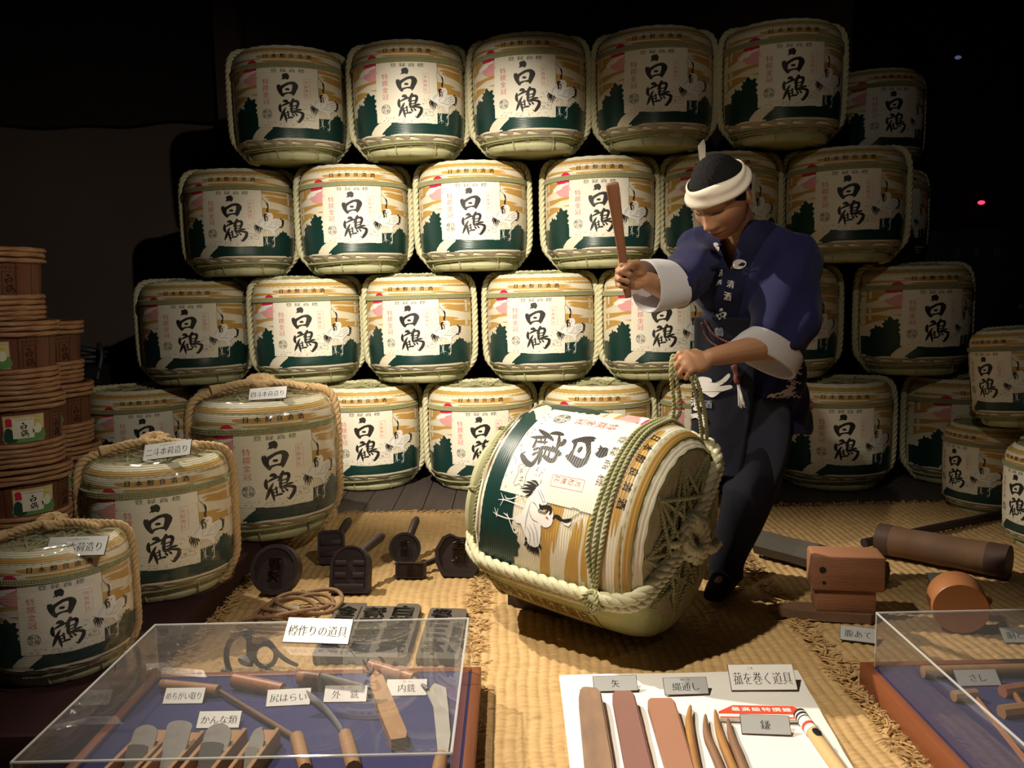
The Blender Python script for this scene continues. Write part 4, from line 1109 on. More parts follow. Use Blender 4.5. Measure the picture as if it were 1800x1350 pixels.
card('樽作りの道具', (495, 1130), (612, 1134), 1087, ZT + .006, 'white card for barrel-making tools standing on the left case', ruby=None, size=.46, lean=48)
card('めちがい取り', (284, 1239), (356, 1238), 1209, F, 'white card beside the straight wooden handle inside the left case', lean=48)
card('かんな類', (343, 1282), (420, 1281), 1250, F, 'white card behind the small planes inside the left case', lean=48)
card('尻はらい', (466, 1244), (545, 1240), 1211, F, 'white card under the red-brown knife handle inside the left case', lean=48)
card('外　銑', (567, 1236), (644, 1235), 1205, F, 'white card beside the plank-shaped knife sheath inside the left case', ruby='そと　　せん', lean=48)
card('内銑', (677, 1225), (750, 1224), 1194, F, 'white card beside the crescent blade inside the left case', ruby='うち　せん', lean=48)

def seg(mb, a, b, r0, r1=None, n=10, flat=1.0, mi=0): mb.tube([a, a.lerp(b, .5), b], [r0, (r0 + (r1 or r0)) / 2 * 1.04, r1 or r0], n, mi=mi, flat=flat); return mb
# planes
for i, (px, py, wd, bw, lab) in enumerate(((247, 1345, .074, .056, 'leftmost small wooden plane with a whitish iron'), (303, 1350, .066, .058, 'second small plane, with the tallest plain grey iron'),
                                           (376, 1345, .078, .062, 'third small plane, with a broad rounded iron'), (447, 1345, .05, .034, 'rightmost small plane, with a narrow rounded iron'))):
    p = at(px, py, F); t = thing('wooden_plane', lab + ' in the left case', 'plane', p + Vector((0, -.02, .0005)), R(-6), 'small planes in the left case')
    Ln = .22; mb = MB()
    mb.box((-wd / 2 + .005, 0, .02), (.010, Ln, .04), bev=.001); mb.box((wd / 2 - .005, 0, .02), (.010, Ln, .04), bev=.001)
    mb.box((0, -.085, .017), (wd - .019, .05, .034)); mb.box((0, .085, .017), (wd - .019, .05, .034)); mb.box((0, 0, .006), (wd - .019, .13, .012))
    mb.build('body', m_tool, t, 30)
    def iron(w_, L_, z0, tl, y0, mt, nm, rd):
        o = [(-w_ / 2 * .86, 0), (w_ / 2 * .86, 0), (w_ / 2, L_ * .6)] + [(w_ / 2 * math.cos(R(a)) , L_ * (1 - rd) + L_ * rd * math.sin(R(a))) for a in range(0, 181, 20)] + [(-w_ / 2, L_ * .6)]
        T = Matrix.Translation((0, y0, z0)) @ Matrix.Rotation(-tl, 4, 'X') @ Matrix.Rotation(PI / 2, 4, 'X')
        MB().prism(o, -.004, .0, T).build(nm, mt, t, 30)
    iron(bw, (.085, .10, .088, .078)[i], .012, R(42), .0, m_steel, 'iron', (.22, .12, .3, .4)[i])
    if i != 1: iron(bw * .84, (.05, .05, .055, .045)[i], .012, R(36), -.016, m_dsteel if i != 3 else m_steel, 'cap_iron', .08)
# bent groove tool
t = thing('groove_tool', 'long-shafted groove tool with two wooden handles inside the left case', 'tool', at(430, 1250, F))
L0_ = t.location.copy(); W = lambda px, py, z: at(px, py, z) - L0_
seg(MB(), W(284, 1203, F + .018), W(384, 1214, F + .018), .0135, .015).build('crossbar_handle', m_tool, t)
seg(MB(), W(384, 1213, F + .016), W(524, 1300, F + .012), .0055, .0075, flat=.8).build('shaft', mat('rusty_shaft', (.20, .12, .07), .6, .3, var=.4, vscale=20), t)
seg(MB(), W(522, 1296, F + .016), W(537, 1352, F + .016), .0165, .0145).build('grip', m_tool, t)
# curved drawknife
t = thing('curved_drawknife', 'drawknife with short curved steel blade and red-brown handle in the left case', 'drawknife', at(520, 1240, F))
L0_ = t.location.copy()
seg(MB(), W(412, 1196, F + .021), W(497, 1212, F + .018), .020, .0165).build('handle', m_redw, t)
seg(MB(), W(607, 1292, F + .016), W(622, 1350, F + .016), .0165, .0175).build('handle', m_tool, t)
bl = catmull([W(495, 1211, F + .016), W(530, 1217, F + .014), W(560, 1236, F + .018), W(585, 1262, F + .014), (W(603, 1288, F + .016))], 6)
MB().tube(bl, [.006] * 6 + [.013] * (len(bl) - 8) + [.010, .006], 6, flat=.25).build('blade', m_steel, t)
# sheathed drawknife
t = thing('sheathed_drawknife', 'drawknife in a plank-shaped wooden sheath inside the left case', 'drawknife', at(650, 1250, F))
L0_ = t.location.copy()
seg(MB(), W(526, 1190, F + .021), W(563, 1194, F + .021), .020, .019).build('handle', m_redw, t)
seg(MB(), W(563, 1194, F + .019), W(650, 1213, F + .015), .0185, .011, flat=.8).build('collar', m_dsteel, t)
sp = [W(x, y, F) for x, y in ((651, 1210), (660, 1196), (674, 1206), (716, 1306), (714, 1318), (688, 1322), (672, 1282), (652, 1224))]
MB().prism([(p.x, p.y) for p in sp], .004, .030, Matrix.Translation((0, 0, 0))).build('sheath', m_tool, t, 30)
# crescent drawknife
t = thing('crescent_drawknife', 'drawknife with a bright crescent blade at the right end of the left case', 'drawknife', at(760, 1260, F))
L0_ = t.location.copy()
seg(MB(), W(650, 1170, F + .020), W(728, 1194, F + .019), .0165, .0185).build('handle', m_redw, t)
seg(MB(), W(727, 1194, F + .021), W(752, 1212, F + .014), .008, .006).build('tang', m_dsteel, t)
sp = [W(x, y, F) for x, y in ((750, 1224), (764, 1208), (784, 1216), (788, 1250), (792, 1300), (788, 1330), (770, 1332), (766, 1290), (762, 1250))]
MB().prism([(p.x, p.y) for p in sp], .006, .012).build('blade', m_steel, t, 30)
seg(MB(), W(776, 1328, F + .016), W(770, 1362, F + .016), .014, .016).build('handle', m_tool, t)

# ------------------------------------------------------------------ iron hooks behind the case
t = thing('iron_hooks', 'black iron hoop hooks tied with cord behind the left display case', 'hooks', at(450, 1180, .015))
L0_ = t.location.copy(); WY = lambda px, py, dy=0.0: atY(px, py, L0_.y + dy) - L0_
MB().tube(catmull([WY(404, 1180), WY(398, 1158), WY(401, 1135), WY(414, 1118), WY(434, 1110), WY(444, 1118)], 6), .0085, 8).build('hook', m_iron, t)
MB().tube(catmull([WY(428, 1112, .02), WY(440, 1120, .02), WY(442, 1140, .02), WY(438, 1172, .0)], 6), [.010 + .006 * math.sin(i / 18 * PI) for i in range(19)], 8).build('hook', m_iron, t)
MB().tube([WY(466 + 19 * math.cos(a), 1152 + 20 * math.sin(a), .02) for a in np.linspace(0, 2 * PI, 22, endpoint=False)], .0075, 8, closed=True).build('ring', m_iron, t)
MB().tube(catmull([WY(456, 1124, .02), WY(472, 1130, .02), WY(488, 1148, .02), WY(506, 1162, .02), WY(524, 1170, .02)], 6), [.010 - .0045 * i / 24 for i in range(25)], 8).build('tail', m_iron, t)
for (a, b) in (((390, 1176), (404, 1182)), ((420, 1156), (438, 1166))):
    p, q = WY(*a), WY(*b); MB().tube([p, p.lerp(q, .4), q], [.008, .016, .013], 6).build('hook_head', m_dsteel, t)
for (x, y) in ((412, 1114), (452, 1122)):
    p = WY(x, y, -.01); mb = MB()
    for k in range(3): mb.rope([p + Vector((-.010, -.008, .012 - .008 * k)), p + Vector((0, -.014, .008 - .008 * k)), p + Vector((.012, 0, .004 - .008 * k))], .0045, 2, .02, 5)
    mb.build('cord_tie', m_hemp, t)

# ------------------------------------------------------------------ white cloth with wedges, needles and sickle
m_cloth = mat('white_cloth', (.82, .80, .74), .8, .15, var=.08, vscale=3, bump=.15, bscale=12)
CZ = .024
cq = [at(983, 1187, CZ), at(1402, 1178, CZ), at(1512, 1372, CZ), at(1006, 1380, CZ)]
cl = MB(); nx, ny = 40, 40; vs = []; fs = []
for j in range(ny + 1):
    for i in range(nx + 1):
        u, v = i / nx, j / ny; p = (cq[0].lerp(cq[1], u)).lerp(cq[3].lerp(cq[2], u), v)
        vs.append((p.x, p.y, CZ + .0012 * math.sin(v * 22 + .3 * math.sin(u * 4)) + .001 * math.sin(u * 9 + v * 5)))
for j in range(ny):
    for i in range(nx): a = j * (nx + 1) + i; fs.append((a, a + nx + 1, a + nx + 2, a + 1))
k = len(vs); per = [i for i in range(nx + 1)] + [j * (nx + 1) + nx for j in range(1, ny + 1)] + [ny * (nx + 1) + i for i in range(nx - 1, -1, -1)] + [j * (nx + 1) for j in range(ny - 1, 0, -1)]
low = [(vs[i][0], vs[i][1], .013) for i in per]; vs += low; m_ = len(per)
for i in range(m_): fs.append((per[i], per[(i + 1) % m_], k + (i + 1) % m_, k + i))
tag(cl.add(vs, fs).build('cloth', m_cloth, None, 50), 'white cloth-covered board laid on the middle straw mat', 'cloth')
C = CZ + .003
card('矢', (1044, 1217), (1122, 1215), 1188, C, 'silver card behind the reddish wooden wedges', True, lean=48)
card('縄通し', (1169, 1223), (1247, 1221), 1191, C, 'silver card behind the four pointed rope needles', True, lean=48, ruby='なわ　とお')
card('菰を巻く道具', (1286, 1215), (1403, 1214), 1168, C, 'white card for straw-wrapping tools at the top of the cloth', False, lean=48, ruby='こも　　　　　　　')
card('鎌', (1304, 1291), (1392, 1294), 1257, C, 'silver card lying against the red sickle sheath', True, lean=48)
m_w1 = mat('grey_brown_wedge', (.30, .19, .12), .6, .3, var=.7, vscale=7, stretch=(3, .8, 3), col2=(.17, .11, .08), bump=.1, bscale=70)
m_w2 = mat('dusty_red_wedge', (.26, .13, .105), .6, .3, var=.3, vscale=6, stretch=(3, .8, 3), bump=.1, bscale=70)
m_w3 = mat('smooth_red_wedge', (.38, .19, .12), .5, .35, var=.2, vscale=5, stretch=(3, .8, 3), bump=.05, bscale=70)
for pts, m_, lab in (([(1017, 1226), (1020, 1210), (1028, 1208), (1050, 1210), (1057, 1218), (1088, 1390), (1032, 1390)], m_w1, 'greyish-brown wooden wedge, leftmost on the white cloth'),
                     ([(1076, 1220), (1080, 1215), (1110, 1215), (1116, 1222), (1160, 1390), (1108, 1390)], m_w2, 'dusty red-brown wooden wedge, middle one on the white cloth'),
                     ([(1138, 1232), (1142, 1228), (1182, 1228), (1187, 1234), (1236, 1390), (1184, 1390)], m_w3, 'smooth red wooden wedge next to the rope needles')):
    P = [at(x, y, C + .030) for x, y in pts]; o = sum(P, Vector()) / len(P)
    bm = bmesh.new(); n = len(P)
    lo = [bm.verts.new((p.x - o.x, p.y - o.y, 0)) for p in P]; hi = [bm.verts.new((p.x - o.x, p.y - o.y, .034 if i < n - 2 else .022)) for i, p in enumerate(P)]
    bm.faces.new(hi); bm.faces.new(lo[::-1])
    for i in range(n): bm.faces.new((lo[i], lo[(i + 1) % n], hi[(i + 1) % n], hi[i]))
    bmesh.ops.recalc_face_normals(bm, faces=bm.faces)
    bmesh.ops.bevel(bm, geom=list(bm.edges), offset=.004, segments=2, affect='EDGES')
    mb = MB().bm(bm); bm.free(); ob = mb.build('wooden_wedge', m_, None, 35); ob.location = (o.x, o.y, C)
    tag(ob, lab, 'wedge', 'wedges on the white cloth')
m_ndl = mat('amber_needle_wood', (.40, .20, .06), .45, .4, var=.6, vscale=10, stretch=(3, .8, 3), col2=(.24, .12, .05))
m_ndl2 = mat('brown_needle_wood', (.26, .14, .08), .5, .4, var=.4, vscale=10, stretch=(3, .8, 3))
for i, (pts, m_, lab) in enumerate((([(1214, 1239), (1211, 1268), (1216, 1310), (1232, 1390)], m_ndl, 'amber wooden rope needle, leftmost of the four'), ([(1240, 1255), (1242, 1290), (1258, 1330), (1282, 1390)], m_ndl2, 'thick grey-brown rope needle, second of the four'),
                      ([(1257, 1247), (1263, 1282), (1280, 1330), (1306, 1390)], m_ndl, 'slim amber rope needle, third of the four'), ([(1279, 1262), (1286, 1295), (1301, 1335), (1322, 1390)], m_ndl2, 'brown rope needle, rightmost of the four'))):
    pp = catmull([at(x, y, C + .012) for x, y in pts], 6); n = len(pp)
    ob = MB().tube(pp, [.0012 + .0098 * min(1, (j / (n * .45))) ** .6 for j in range(n)], 10).build('rope_needle', m_, None, 60)
    tag(ob, lab, 'needle', 'rope needles on the cloth')
t = thing('sickle', 'sickle in a red and white paper sheath with banded pale handle', 'sickle', at(1335, 1255, C)); L0_ = t.location.copy()
m_rs = mat('red_paper', (.66, .07, .035), .55, .3); m_ws = mat('white_paper', (.85, .80, .72), .55, .3)
CT = C + .011; W2 = lambda px, py: (at(px, py, CT) - L0_)
sh = [W2(x, y) for x, y in ((1262, 1251), (1288, 1239), (1394, 1241), (1408, 1249), (1404, 1264), (1266, 1262))]
MB().prism([(p.x, p.y) for p in sh], .002, .010).build('sheath', m_ws, t, 30)
st = [W2(x, y) for x, y in ((1263, 1250.5), (1288, 1239.5), (1394, 1241.5), (1407, 1249), (1406, 1255.5), (1263, 1253.5))]
MB().prism([(p.x, p.y) for p in st], .0100, .0112).build('red_stripe', m_rs, t, 30)
st = [W2(x, y) for x, y in ((1266, 1259), (1404, 1261), (1404, 1263), (1266, 1261.5))]
MB().prism([(p.x, p.y) for p in st], .0100, .0110).build('red_line', m_rs, t, 30)
pr = Print(); A_, B_ = W2(1284, 1246.5), W2(1392, 1248.5); e_ = (B_ - A_); nrm = Vector((-e_.y, e_.x, 0)).normalized()
for i, ch in enumerate('最高級特撰鎌'): pr.text(ch, (i + .5) / 6, 0, .15, 1.0, flip=1, bold=.012, serif=False)
link('sheath_lettering', pr.mesh('sheath_lettering', [m_ws], lambda x, y, o: (A_.x + e_.x * x + nrm.x * y * .022, A_.y + e_.y * x + nrm.y * y * .022, .0120)), t)
hp = [W(1406, 1256, C + .016), W(1440, 1302, C + .016), W(1492, 1376, C + .016)]
MB().tube([hp[0].lerp(hp[2], q) for q in np.linspace(0, 1, 8)], [.0145, .0155, .0155, .0155, .016, .016, .016, .016], 14).build('handle', m_palew, t)
for q0_, q1_, m_, nm in ((.0, .03, m_iron, 'ferrule'), (.05, .08, m_iron, 'black_band'), (.03, .30, m_ws, 'paper_wrap'), (.20, .24, m_rs, 'red_band'), (.105, .12, m_iron, 'black_band')):
    MB().tube([hp[0].lerp(hp[2], q0_), hp[0].lerp(hp[2], q1_)], .0166 if nm != 'paper_wrap' else .0162, 14, caps=False).build(nm, m_, t)
pt = hp[0].lerp(hp[2], .38) + Vector((0, 0, .0158))
MB().ball(pt, (.010, .018, .0012), 14, 6).build('maker_mark', m_iron, t)

# ------------------------------------------------------------------ right: logs, blocks, mallet head
m_log = mat('old_log', (.20, .115, .065), .65, .25, var=.6, vscale=6, stretch=(1, 1, 1), col2=(.10, .055, .033), bump=.3, bscale=30)
m_dlog = mat('dark_greenish_beam', (.085, .075, .060), .6, .3, var=.4, vscale=6, bump=.2, bscale=40)
m_rw = mat('grained_block', (.34, .16, .085), .55, .35, ribs=('Z', .006, .25), var=.5, vscale=5, stretch=(1, 1, 10), col2=(.22, .085, .045))
m_disc = mat('orange_end_grain', (.36, .15, .055), .45, .4, var=.4, vscale=6, col2=(.26, .09, .035))
def log(a, b, r_, label, name, m_, band=None, n=20, sides=None):
    A, B = a + Vector((0, 0, r_)), b + Vector((0, 0, r_)); t = thing(name, label, 'log', (a + b) / 2); o = t.location.copy()
    A -= o; B -= o
    pts = [A.lerp(B, q) for q in np.linspace(0, 1, 9)]
    MB().tube(pts, [r_ * (1 + .03 * math.sin(i * 2.1)) for i in range(9)], sides or n).build('shaft', m_, t, 40)
    if band:
        d = (B - A).normalized()
        MB().tube([B - d * .07, B + d * .002], r_ * 1.035, n).build('end_band', mat('dark_end_band', (.085, .048, .036), .6, .3), t)
        MB().tube([A - d * .002, A + d * .05], r_ * 1.035, n).build('end_band', mat('dark_end_band', (.085, .048, .036), .6, .3), t)
    return t
log(at(1545, 972, .02), at(1772, 1016, .02), .060, 'thick brown wooden roller with dark end bands lying at the right', 'wooden_roller', m_log, True)
log(at(1335, 975, .02), at(1552, 1034, .02), .052, 'dark greenish beam lying behind the wooden blocks', 'wooden_beam', m_dlog, sides=8)
log(at(1518, 962, .02), at(1800, 902, .02), .018, 'long thin dark pole lying slantwise behind the brown roller', 'wooden_pole', m_stamp)
p = at(1455, 1100, .02)
t = thing('belly_pad', 'two-tier wooden pad with a drilled block on top, behind its card', 'wooden pad', p + Vector((.03, .07, 0)), R(-10))
fp = [(-.19, .01), (-.10, -.035), (.12, -.045), (.145, -.02), (.12, .05), (-.10, .05)]
MB().prism(fp, .0, .030).build('foot_plate', m_log, t, 30)
MB().box((.045, .02, .065), (.185, .10, .072), bev=.006).build('lower_block', m_rw, t)
tb_ = MB().box((.05, .018, .160), (.225, .115, .118), bev=.010); tb_.build('top_block', m_rw, t)
MB().lathe([(0, 0), (.011, 0), (.011, .0015), (0, .0015)], 14, M=Matrix.Translation((-.03, -.0388, .172)) @ Matrix.Rotation(PI / 2, 4, 'X')).build('drilled_hole', m_iron, t)
MB().lathe([(0, 0), (.006, 0), (.006, .0015), (0, .0015)], 10, M=Matrix.Translation((-.025, -.0388, .130)) @ Matrix.Rotation(PI / 2, 4, 'X')).build('drilled_hole', m_iron, t)
p = at(1688, 1116, .02); r_ = .083
t = thing('mallet_head', 'round orange-brown wooden mallet head lying on the right mat', 'mallet head', p + Vector((.02, .06, 0)))
dv = Vector((-.30, -.90, -.05)).normalized(); c = Vector((0, 0, r_))
MB().tube([c - dv * .055, c - dv * .048, c, c + dv * .050, c + dv * .057], [r_ * .93, r_, r_, r_, r_ * .95], 32).build('head', m_disc, t, 40)
MB().tube([c - dv * .02 + Vector((.06, .02, -.01)), c - dv * .03 + Vector((.12, .03, -.02))], .017, 10).build('peg', m_rw, t)
card('腹あて', (1476, 1125), (1542, 1133), 1102, .022, 'silver card in front of the two-tier wooden pad', True, lean=48)
card('大槌', (1636, 1031), (1692, 1031), 1007, .022, 'silver card between the brown roller and the mallet head', True, lean=48)
card('胴とじ', (1766, 1131), (1830, 1131), 1103, .022, 'silver card behind the right case, cut off by the frame', True, lean=48)
# in the right case
card('さし', (1686, 1208), (1762, 1206), 1177, F, 'silver card inside the right display case', True, lean=48)
o = seg(MB(), at(1622, 1181, F + .016), at(1850, 1176, F + .016), .0155, .016, 14).build('round_bar', m_tool); tag(o, 'round wooden bar lying along the back of the right case', 'bar')
t = thing('square_rule', 'slender wooden rule with a cross piece in the right case', 'rule', at(1720, 1230, F)); L0_ = t.location.copy()
seg(MB(), W(1712, 1222, F + .008), W(1810, 1345, F + .008), .0085, .0085, 4).build('blade', m_redw, t)
seg(MB(), W(1676, 1224, F + .014), W(1716, 1220, F + .014), .014, .014, 8).build('stock', m_tool, t)
t = thing('marking_gauge', 'small wooden gauge with rounded head at the right edge of the case', 'gauge', at(1775, 1250, F)); L0_ = t.location.copy()
seg(MB(), W(1762, 1216, F + .012), W(1800, 1210, F + .012), .016, .016, 8).build('stock', m_redw, t)
seg(MB(), W(1760, 1252, F + .012), W(1812, 1246, F + .012), .017, .017, 8).build('head', m_tool, t)
seg(MB(), W(1780, 1214, F + .010), W(1830, 1290, F + .010), .007, .007, 6).build('beam', m_redw, t)

# ------------------------------------------------------------------ far right background
m_cab = mat('hydrant_cabinet', (.020, .018, .024), .6, .3); m_dimtxt = mat('dim_lettering', (.16, .15, .15), .6, .3)
t = thing('hydrant_cabinet', 'dark fire hydrant cabinet with pale lettering in the right background', 'cabinet', (0, 0, 0)); Yc = 5.66
a = atY(1665, 430, Yc); b = atY(1840, 700, Yc)
t.location = ((a.x + b.x) / 2, Yc + .112, 0)
MB().box((0, 0, .71), (b.x - a.x + .3, .22, 1.42), bev=.01).build('body', m_cab, t)
pr = Print(); cxy = atY(1717, 443, Yc)
for i, ch in enumerate('消火栓'): pr.text(ch, (i - 1) * .135, 0, .055, .07, flip=1)
pr.poly([(.29, -.38), (.29, -.34), (.325, -.36)])
link('lettering', pr.mesh('lettering', [m_dimtxt], lambda x, y, o: (cxy.x + x - t.location.x, -.112, cxy.z + y)), t)
Yn = 5.15; a = atY(1688, 622, Yn); b = atY(1735, 584, Yn)
t = thing('notice_board', 'small pale notice with rows of lettering at the right', 'notice', ((a.x + b.x) / 2, Yn + .03, 0))
MB().box((0, 0, (a.z + b.z) / 2), (b.x - a.x, .008, b.z - a.z)).build('board', mat('pale_notice', (.30, .34, .28), .6, .3), t)
MB().tube([(0, .02, 0), (0, .02, b.z - .02)], .012, 8).build('post', m_iron, t)
pr = Print(); cz = (a.z + b.z) / 2; wd = b.x - a.x
pr.text('消火栓あり', 0, cz + .035, wd / 5.6, .036, flip=1)
pr.text('この前に物を置', 0, cz - .005, wd / 8.2, .022, flip=1); pr.text('かないで下さい', 0, cz - .040, wd / 8.2, .022, flip=1)
link('lettering', pr.mesh('lettering', [m_cardtxt], lambda x, y, o: (x, -.0055, y)), t)
for (px, py, nm, lab, colr, st, r_) in ((1725, 356, 'indicator_lamp', 'small glowing red lamp in the dark right background', (1, .02, .06), 4, .024), (1684, 101, 'ceiling_reflector', 'small bluish lamp glinting high in the dark at the right', (.25, .32, .7), .22, .022)):
    p = atY(px, py, 5.845); t = thing(nm, lab, 'lamp', p)
    MB().ball((0, 0, 0), (r_, .015, r_ * .55), 16, 8).build('lens', mat(nm + '_glow', colr, .4, .3, emit=(colr, st)), t)
    MB().tube([(0, .01, 0), (0, .05, 0)], r_ * .8, 12).build('housing', m_iron, t)

# ------------------------------------------------------------------ the man (mannequin of a cooper)
m_skin = bpy.data.materials.new('painted_skin'); m_skin.use_nodes = True
_b = m_skin.node_tree.nodes['Principled BSDF']; _b.inputs['Roughness'].default_value = .5; _b.inputs['Specular IOR Level'].default_value = .35
_a = m_skin.node_tree.nodes.new('ShaderNodeVertexColor'); _a.layer_name = 'tone'
m_skin.node_tree.links.new(_a.outputs['Color'], _b.inputs['Base Color'])
m_navy = mat('navy_cotton', (.014, .014, .060), .85, .15, var=.2, vscale=4, col2=(.009, .009, .040), bump=.25, bscale=500, sheen=.1)
m_collar = mat('dark_navy_collar', (.011, .012, .034), .85, .15, bump=.25, bscale=500)
m_apron = mat('black_navy_apron', (.011, .012, .020), .85, .15, bump=.25, bscale=400)
m_slate = mat('slate_cloth', (.035, .038, .058), .85, .15, bump=.25, bscale=400)
m_trous = mat('black_trousers', (.009, .009, .016), .8, .2, bump=.2, bscale=400)
m_cuff = mat('grey_white_cuff', (.50, .49, .50), .85, .15, bump=.25, bscale=400)
m_hair = mat('black_hair', (.008, .007, .007), .75, .2, bump=1.0, bscale=420)
m_band = mat('cream_headband', (.74, .66, .54), .8, .2, bump=.25, bscale=60)
m_bandp = mat('patterned_band_end', (.20, .20, .24), .8, .2, var=.9, vscale=60, col2=(.7, .66, .6))
m_wprint = mat('white_cotton_print', (.62, .60, .57), .85, .1)
m_dimprint = mat('faded_cotton_print', (.17, .18, .21), .85, .1)
m_sash = mat('red_brown_cord', (.16, .055, .045), .7, .2, bump=.3, bscale=200)

FB = Vector((-.64, -.77, 0)).normalized(); LB = Vector((0, 0, 1)).cross(FB)
J = dict(pel=atY(1328, 700, 3.08), waist=atY(1322, 605, 3.05), chest=atY(1318, 500, 3.00), neck=atY(1308, 408, 2.95), head=atY(1268, 346, 2.84),
         Ls=atY(1392, 452, 2.87), Rs=atY(1236, 442, 3.07), Le=atY(1366, 604, 2.75), Lw=atY(1248, 628, 2.64), Re=atY(1198, 520, 2.88), Rw=atY(1133, 492, 2.75),
         Lh=atY(1342, 740, 3.03), Rh=atY(1292, 735, 3.16), Lk=atY(1318, 868, 2.97), Rk=atY(1242, 850, 3.10))
la = at(1282, 1040, .02); J['La'] = Vector((la.x, 3.00, .098)); J['Lt'] = Vector((la.x - .085, 2.86, .043)); J['Ra'] = Vector((J['La'].x - .19, 3.27, .098)); J['Rt'] = J['Ra'] + Vector((-.09, -.13, -.055))

def evaluate_remesh(mb, voxel, smooth_it=6, name='tmp'):
    me = mb.mesh(name, m_skin, 0); o = bpy.data.objects.new(name, me); COL.objects.link(o)
    md = o.modifiers.new('r', 'REMESH'); md.mode = 'VOXEL'; md.voxel_size = voxel
    ms = o.modifiers.new('s', 'SMOOTH'); ms.factor = .5; ms.iterations = smooth_it
    dg = bpy.context.evaluated_depsgraph_get(); dg.update()
    out = bpy.data.meshes.new_from_object(o.evaluated_get(dg)); bpy.data.objects.remove(o); bpy.data.meshes.remove(me)
    out.polygons.foreach_set('use_smooth', [True] * len(out.polygons)); out.name = name
    return out

# head
pt = R(36); fy = Vector((-.70, -.71, 0)).normalized()
HF = (fy * math.cos(pt) + Vector((0, 0, -math.sin(pt)))).normalized(); HU = (fy * math.sin(pt) + Vector((0, 0, math.cos(pt)))).normalized(); HL = HU.cross(HF)
HS = 1.13
HM = Matrix.Translation(J['head']) @ Matrix(((HL.x, HF.x, HU.x, 0), (HL.y, HF.y, HU.y, 0), (HL.z, HF.z, HU.z, 0), (0, 0, 0, 1))) @ Matrix.Scale(HS, 4)
def gz(l, u, x0, z0, sx, sz): return math.exp(-((l - x0) / sx) ** 2 - ((u - z0) / sz) ** 2)
def head_pt(d, grow=0.0):
    l, f, u = d; r_ = 1 / math.sqrt((l / .076) ** 2 + (f / .097) ** 2 + (u / .117) ** 2)
    l, f, u = l * r_, f * r_, u * r_
    if u < 0:
        k = min(1, -u / .115); l *= 1 - .26 * k ** 1.6
        if f > 0: f = f * (1 + .10 * k) + .012 * k * (f / .097)
        else: f *= 1 - .25 * k
    if f > 0:
        q = min(1, f / .05); s2 = lambda a, z, sx, sz: gz(l, u, a, z, sx, sz) + gz(l, u, -a, z, sx, sz)
        df = .005 * s2(.030, .026, .024, .010) - .011 * s2(.031, .006, .018, .012) + .0055 * s2(.031, .003, .014, .008)
        df += .011 * gz(l, u, 0, -.004, .010, .022) + .024 * gz(l, u, 0, -.031, .0125, .013) + .010 * s2(.014, -.037, .008, .008)
        df += .007 * gz(l, u, 0, -.061, .022, .006) + .0075 * gz(l, u, 0, -.073, .018, .006) - .006 * gz(l, u, 0, -.0668, .024, .0022)
        df += .009 * gz(l, u, 0, -.101, .022, .015) + .005 * s2(.048, -.016, .018, .020) - .004 * s2(.030, -.055, .012, .020)
        f += df * q
    v = Vector((l, f, u))
    return v * (1 + grow)
def sphere_dirs(nu, nv):
    out = []
    for i in range(nv + 1):
        p = -PI / 2 + PI * i / nv
        for j in range(nu):
            a = 2 * PI * j / nu; out.append((math.cos(p) * math.sin(a), math.cos(p) * math.cos(a), math.sin(p)))
    return out
def sphere_faces(nu, nv):
    return [(i * nu + j, i * nu + (j + 1) % nu, (i + 1) * nu + (j + 1) % nu, (i + 1) * nu + j) for i in range(nv) for j in range(nu)]
body = MB()
NU, NV = 150, 110
body.add([HM @ head_pt(d) for d in sphere_dirs(NU, NV)], [f[::-1] for f in sphere_faces(NU, NV)])
for s in (-1, 1):
    M_ = HM @ Matrix.Translation((s * .079, -.008, -.010)) @ Matrix.Rotation(s * R(-18), 4, 'Z') @ Matrix.Rotation(R(-10), 4, 'X')
    body.ball((0, 0, 0), (.007, .017, .027), 16, 12, M=M_)
    body.tube([M_ @ Vector((s * .004, .016 * math.cos(a) - .001, .029 * math.sin(a) + .004)) for a in np.linspace(R(-70), R(220), 18)], .0042, 7)
    body.ball((s * .002, .004, -.027), (.006, .008, .009), 12, 8, M=M_)
def cap_tube(mb, pts, rad, n=14, sub=5):
    P = catmull(pts, sub); k = len(P); m = len(pts); rr = []
    for i in range(k):
        t = i / sub; a = min(int(t), m - 2); rr.append(rad[a] + (rad[min(a + 1, m - 1)] - rad[a]) * (t - a))
    mb.tube(P, rr, n); mb.ball(P[0], rr[0], 12, 8); mb.ball(P[-1], rr[-1], 12, 8)
nb = HM @ Vector((0, -.030, -.075))
cap_tube(body, [nb, HM @ Vector((0, -.035, -.12)), J['neck'] + Vector((0, 0, -.05)), J['chest']], [.056, .055, .062, .085], 18)
cap_tube(body, [J['chest'] + Vector((0, 0, .06)), J['chest'] - Vector((0, 0, .08)), J['waist'], J['pel']], [.095, .098, .095, .11], 18)
cap_tube(body, [J['Ls'], (J['Ls'] + J['Rs']) / 2 + Vector((0, 0, .03)), J['Rs']], [.045, .060, .045])
for sd in 'LR':
    cap_tube(body, [J[sd + 's'], J[sd + 's'].lerp(J[sd + 'e'], .5), J[sd + 'e'], J[sd + 'e'].lerp(J[sd + 'w'], .3), J[sd + 'w']], [.046, .044, .041, .043, .027])
    cap_tube(body, [J[sd + 'h'], J[sd + 'k'], J[sd + 'a']], [.075, .050, .034])
    cap_tube(body, [J[sd + 'a'] + Vector((0, 0, -.03)), J[sd + 'a'].lerp(J[sd + 't'], .6) + Vector((0, 0, .004))], [.026, .016])
HANDS = {}
